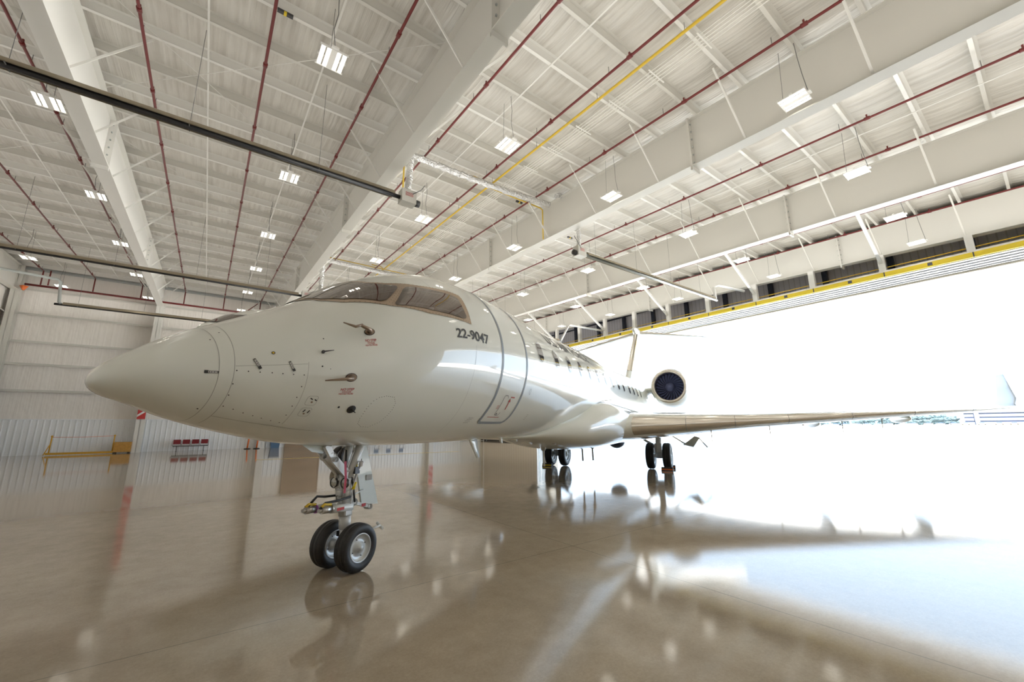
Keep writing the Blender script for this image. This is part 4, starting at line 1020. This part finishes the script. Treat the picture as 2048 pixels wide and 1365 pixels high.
# starboard gear door hanging behind the leg
q = [(.27, .24, 1.44), (.48, .24, 1.44), (.735, .20, .60), (.44, .20, .63)]
mb = MB(); mb.hexa([q[0], q[1], (q[1][0], q[1][1]+.03, q[1][2]), (q[0][0], q[0][1]+.03, q[0][2]), q[3], q[2], (q[2][0], q[2][1]+.03, q[2][2]), (q[3][0], q[3][1]+.03, q[3][2])])
mb.box(.50, .60, .205, .215, .93, 1.0, 1); mb.tube([(.1, .08, .78), (.45, .2, .82)], .008, 6, 2)
mb.build('nose_gear_door', [M['geargrey'], M['seam'], M['gearwhite']], jet)
mb = MB(); mb.box(-.40, .25, -.14, .14, 1.422, 1.50); mb.build('wheel_well', M['geargrey'], jet)
mb = MB(); mb.add([A(1.76, .06, 1.46), A(2.06, .06, 1.44), A(2.05, .07, 1.345), A(1.90, .07, 1.37)], [(0, 1, 2, 3)]); mb.build('forward_gear_door', M['geargrey'], jet)
# main gear
for sgn in (1, -1):
    x = 12.98; y = -sgn*2.03
    mb = MB(); mb.tube([(x, y, .40), (x, y-sgn*.02, 1.5)], .11, 16, 0); mb.tube([(x, y, .40), (x, y, .80)], .085, 14, 1); mb.tube([(x, y+.42, .482), (x, y-.42, .482)], .06, 12, 0)
    mb.tube([(x, y, .75), (x-.05, y+sgn*.9, 1.35)], .05, 10, 0); mb.bar((x+.1, y, .55), (x+.42, y, .75), .10, .05); mb.bar((x+.42, y, .75), (x+.1, y, .95), .10, .05)
    mb.tube([(x-.12, y-sgn*.0, 1.2), (x-.2, y+.1, .55)], .018, 6, 1); mb.box(x-.16, x-.06, y-.12, y+.12, .62, .95, 0)
    mg = mb.build('main_gear', [M['gearwhite'], M['steelmetal']], jet)
    for dy in (.3, -.3):
        mb = MB(); wheel(mb, (x, y+dy, .482), .482, .30, 1); mb.build('main_wheel', [M['tyre'], M['hubgrey'], M['darkmetal']], mg)
    yo = -sgn
    mb = MB(); mb.hexa([(x-.35, yo*2.76, 1.08), (x+.35, yo*2.76, 1.08), (x+.35, yo*3.60, .92), (x-.35, yo*3.60, .92), (x-.25, yo*3.05, 1.14), (x+.25, yo*3.05, 1.14), (x+.30, yo*3.45, 1.18), (x-.30, yo*3.45, 1.18)]) if False else None
    v = [(x+.1, yo*2.40, 1.20), (x+.1, yo*2.78, 1.0), (x+.1, yo*3.25, .84), (x+.1, yo*3.62, .86), (x+.1, yo*3.42, 1.12)]
    mb.add([(x, a[1]*1, a[2]) for a in ((0, yo*2.90, .90), (0, yo*3.25, .82), (0, yo*3.50, 1.16), (0, yo*3.32, 1.22))] + [(x+.06, a[1], a[2]) for a in ((0, yo*2.90, .90), (0, yo*3.25, .82), (0, yo*3.50, 1.16), (0, yo*3.32, 1.22))], [(0, 1, 2, 3), (7, 6, 5, 4), (0, 4, 5, 1), (1, 5, 6, 2), (2, 6, 7, 3), (3, 7, 4, 0)])
    mb.bar((x, yo*2.35, 1.35), (x, yo*3.0, .92), .05, .05); mb.bar((x, yo*3.45, 1.16), (x, yo*3.72, .82), .03, .04); mb.build('main_gear_door', M['geargrey'], jet)

# belly antennas, drains, lights
def blade(s0, y, z0, c0, c1, hgt, sweep, name='blade_antenna', m='paint', t=.03):
    mb = MB(); rr = []
    for k in range(4):
        f = k/3; c = c0+(c1-c0)*f; le = s0+sweep*f
        rr.append([A(le+c*x, y+zz, z0-hgt*f) for x, zz in [(0, 0), (.15, t*(1-f*.5)), (.5, t*(1-f*.5)), (1, 0), (.5, -t*(1-f*.5)), (.15, -t*(1-f*.5))]])
    mb.loft(rr); return mb.build(name, M[m], jet)
blade(5.18, 0, 1.45, .34, .12, .40, .33); blade(6.42, 0, 1.40, .16, .10, .12, .06); blade(7.15, 0, 1.42, .18, .10, .14, .05); blade(7.6, .1, 1.30, .3, .2, .10, .12)
for s0, y in ((8.86, 0), (12.3, 0), (12.65, .25)):
    mb = MB(); z = fb_(s0)+.05; mb.lathe([(0, .07), (.12, .06), (.14, .03)], 12, A(s0, y, z), (0, 0, -1)); mb.tube([A(s0, y, z-.1), A(s0+.03, y, z-.52)], .028, 8); mb.build('rod_antenna', M['steel_grey'], jet)
mb = MB(); mb.ball(A(16.2, .3, 1.0), (.34, .34, .30), 10); mb.build('antenna_dome', M['navy'], jet)
mb = MB(); mb.ball(A(8.2, .55, 1.20), (.05, .05, .02), 8); mb.build('belly_drain', M['steelmetal'], jet)
mb = MB(); mb.lathe([(0, .09), (.08, .08), (.12, .05), (.14, .002)], 16, A(10.5, 0, 3.93), (0, 0, 1)); mb.build('beacon', M['darkmetal'], jet)

# second aircraft parked farther back: only the crown of its cockpit shows above the jet nose
back = empty('parked_aircraft', (.53, 16.70, 0), AX); tag(back, 'rounded white cockpit top of second aircraft showing behind the jet nose', 'aircraft')
UP = Vector((0, 0, 2.0))
rr = []
for s_, f_, dz_ in ((1.24, .05, -.55), (1.27, .45, -.42), (1.34, .78, -.20), (1.42, .93, -.07), (1.5, 1, 0), (1.8, 1, 0), (2.16, 1, 0), (2.6, 1, 0), (3.0, 1, 0), (3.6, 1, 0), (4.4, 1, 0), (5.5, 1, 0), (7.2, 1, 0), (7.9, .93, 0), (8.3, .75, 0), (8.5, .4, 0), (8.55, .05, 0)):
    ring = fus_rings([s_], 48)[0]; c_ = sum(ring, Vector((0, 0, 0)))/48
    rr.append([c_+(p-c_)*f_+UP+Vector((0, 0, dz_)) for p in ring])
mb = MB(); mb.loft(rr); mb.build('forward_fuselage', M['paint'], back)
for mir in (False, True):
    for poly, nm, m_, off in ((fr, 'cockpit_window_frame', 'darkmetal', .01), (g1, 'windshield', 'glass', .02)):
        o_ = patch(nm, poly, off, M[m_], back, .12, 5., mirror=mir); o_.location = UP
mb = MB(); mb.tube([(5.05, 0, .42), (5.05, 0, 3.45)], .09, 12, 0); mb.tube([(5.05, -.2, .42), (5.05, .2, .42)], .05, 8, 0); lg = mb.build('landing_gear_leg', M['gearwhite'], back)
for sg in (-1, 1):
    mb = MB(); wheel(mb, (5.05, sg*.2, .42), .42, .22, 1); mb.build('wheel', [M['tyre'], M['hubgrey'], M['darkmetal']], lg)
mb = MB(); mb.lathe([(0, .05), (.06, .045), (.09, .01)], 12, A(3.0, 0, 3.8)+UP, (0, 0, 1)); mb.build('beacon', M['white'], back)

# wheel chocks
def chock(s, y, label, m):
    p = Vector((N0[0], N0[1], 0)); c, sn = math.cos(AX), math.sin(AX); lx, ly = s, -y
    r = empty('wheel_chock', (p.x+lx*c-ly*sn, p.y+lx*sn+ly*c, 0), AX); tag(r, label, 'chock', 'wheel chocks')
    mb = MB(); mb.hexa([(-.10, -.2, 0), (.10, -.2, 0), (.10, .2, 0), (-.10, .2, 0), (-.03, -.2, .12), (.03, -.2, .12), (.03, .2, .12), (-.03, .2, .12)]); mb.build('chock_body', M['black'], r)
    mb = MB(); mb.hexa([(-.085, -.19, .03), (-.075, -.19, .03), (-.075, .19, .03), (-.085, .19, .03), (-.065, -.19, .07), (-.055, -.19, .07), (-.055, .19, .07), (-.065, .19, .07)]); mb.build('reflective_stripe', M[m], r)
chock(12.98-.45, 2.33, 'black wheel chock with orange stripe at the tyre nearest the hangar door', 'orange')
chock(12.98-.45, -2.33, 'black wheel chock with yellow stripe at the inner pair of main tyres', 'yellow')
chock(12.98+.45, 2.33, 'black wheel chock behind the tyre nearest the hangar door', 'orange')

# ------------------------------------------------------------------ far side of the airfield
rt = random.Random(3)
ty = 50.
i = 0
while ty < 205:
    h_ = rt.uniform(5.2, 8.5); x = (416, 427, 438)[i % 3]+rt.uniform(-1, 1)
    r = empty('distant_tree', (x, ty, 0))
    tag(r, 'hazy green tree on the far airfield edge', 'tree', 'trees on the airfield horizon')
    bm = bmesh.new(); bmesh.ops.create_icosphere(bm, subdivisions=4, radius=1)
    for v in bm.verts:
        n = v.co.normalized(); k = 1+.16*math.sin(5*n.x+i)+.14*math.sin(7*n.y+2*i)+.12*math.sin(9*n.z+i*1.7)+.07*math.sin(23*n.x+17*n.z+i)+.07*math.sin(19*n.y-21*n.z)+rt.uniform(-.05, .05)
        v.co = Vector((n.x*3.4*k, n.y*4.4*k, h_*.55+n.z*h_*.45*k))
    me = bpy.data.meshes.new('tree_foliage'); bm.to_mesh(me); bm.free(); me.materials.append(M['tree']); o = bpy.data.objects.new('tree_foliage', me); C.objects.link(o); o.parent = r
    mb = MB(); mb.tube([(0, 0, 0), (0, 0, h_*.5)], .3, 6); mb.build('tree_trunk', M['trunk'], r)
    ty += rt.uniform(3.8, 5.8); i += 1
r = empty('terminal_building', (405, 27, 0)); tag(r, 'long hazy blue terminal building on the horizon under the winglet', 'building')
for k in range(3):
    mb = MB(); mb.box(0, 14, -16+k*1.2, 15, 2.5*k, 2.5*k+1.7); mb.build('floor_slab', M['bldg'], r)
    mb = MB(); mb.box(.4, 13, -15.5+k*1.2, 14.5, 2.5*k+1.7, 2.5*k+2.5); mb.build('window_band', M['bldgdark'], r)
mb = MB(); mb.box(-.5, 14.5, -13.8, 15.3, 7.5, 7.8); mb.build('roof', M['bldg'], r)
mb = MB(); mb.box(-1, 4, 7.6, 9.8, 0, 8.6); mb.build('stair_tower', M['bldg'], r)
r = empty('hangar_building', (430, 8, 0)); tag(r, 'low white building on the horizon at the far right edge', 'building')
mb = MB(); mb.box(0, 20, -22, 10, 0, 5); mb.build('wall', M['bldg'], r); mb = MB(); mb.box(-1, 21, -23, 11, 5, 5.6); mb.build('roof', M['carwhite'], r)
for i in range(22):
    y = 14+i*6.6+rt.uniform(-.9, .9); m = rt.choice(['carwhite', 'carblue', 'carwhite', 'carred', 'carblue'])
    r = empty('parked_car', (409+rt.uniform(-2, 2) if y > 44 else 399, y, 0)); tag(r, 'small parked vehicle on the far airfield edge', 'car', 'vehicles on the airfield horizon')
    mb = MB(); mb.box(-.9, .9, -2.2, 2.2, .3, .95); mb.build('car_body', M[m], r); mb = MB(); mb.hexa([(-.85, -1.5, .95), (.85, -1.5, .95), (.85, 1.3, .95), (-.85, 1.3, .95), (-.75, -1.0, 1.5), (.75, -1.0, 1.5), (.75, .8, 1.5), (-.75, .8, 1.5)]); mb.build('cabin', M['bldgdark'], r)
    for yy in (-1.4, 1.4):
        mb = MB(); mb.lathe([(-.95, .01), (-.95, .32), (.95, .32), (.95, .01)], 10, (0, yy, .32), (1, 0, 0)); mb.build('wheels', M['black'], r)

# ------------------------------------------------------------------ light
w = bpy.data.worlds.new('sky'); bpy.context.scene.world = w; w.use_nodes = True
nt = w.node_tree; bg = nt.nodes['Background']
tc = nt.nodes.new('ShaderNodeTexCoord'); sp_ = nt.nodes.new('ShaderNodeSeparateXYZ'); nt.links.new(tc.outputs['Generated'], sp_.inputs[0])
rp = nt.nodes.new('ShaderNodeValToRGB'); nt.links.new(sp_.outputs['Z'], rp.inputs['Fac'])
rp.color_ramp.elements[0].color = (.60, .79, 1, 1); rp.color_ramp.elements[1].color = (.52, .73, 1.0, 1); rp.color_ramp.elements[1].position = .8
nt.links.new(rp.outputs['Color'], bg.inputs['Color']); bg.inputs['Strength'].default_value = .45
sun = bpy.data.lights.new('sun', 'SUN'); sun.energy = 8.0; sun.angle = R(1.5); sun.color = (1, .95, .88)
so = bpy.data.objects.new('sun', sun); C.objects.link(so); so.rotation_euler = (R(20), R(38), 0)
so.rotation_euler = Vector((.62, .25, -1.0)).to_track_quat('-Z', 'Y').to_euler()
# added fill: one broad unseen area lamp per bay, brightening the insulation
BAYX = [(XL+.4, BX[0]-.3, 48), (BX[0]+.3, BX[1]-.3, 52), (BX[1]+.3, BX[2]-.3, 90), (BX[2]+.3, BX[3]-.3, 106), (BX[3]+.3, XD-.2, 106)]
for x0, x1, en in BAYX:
    l = bpy.data.lights.new('bay_fill_light', 'AREA'); l.shape = 'RECTANGLE'; l.size = x1-x0; l.size_y = YW-YF-1; l.energy = en; l.color = (1, .95, .87)
    lo_ = bpy.data.objects.new('bay_fill_light', l); C.objects.link(lo_); lo_.location = ((x0+x1)/2, (YW+YF)/2, 9.6); lo_.rotation_euler = (PI, 0, 0)
po = bpy.data.lights.new('door_portal', 'AREA'); po.shape = 'RECTANGLE'; po.size = YO-YN; po.size_y = 8.4; po.cycles.is_portal = True
pob = bpy.data.objects.new('door_portal', po); C.objects.link(pob); pob.location = (XD+.3, (YO+YN)/2, 4.2); pob.rotation_euler = (0, R(90), 0)
pob.rotation_euler = Matrix(((0, 0, 1), (1, 0, 0), (0, 1, 0))).to_euler()

sc = bpy.context.scene
sc.view_settings.view_transform = 'Standard'; sc.view_settings.look = 'None'; sc.view_settings.exposure = 3.27; sc.view_settings.gamma = 1.15
sc.cycles.use_denoising = True
sc.cycles.adaptive_threshold = .015; sc.cycles.max_bounces = 6; sc.cycles.diffuse_bounces = 4; sc.cycles.glossy_bounces = 3; sc.cycles.sample_clamp_indirect = 6.0; sc.cycles.caustics_reflective = False
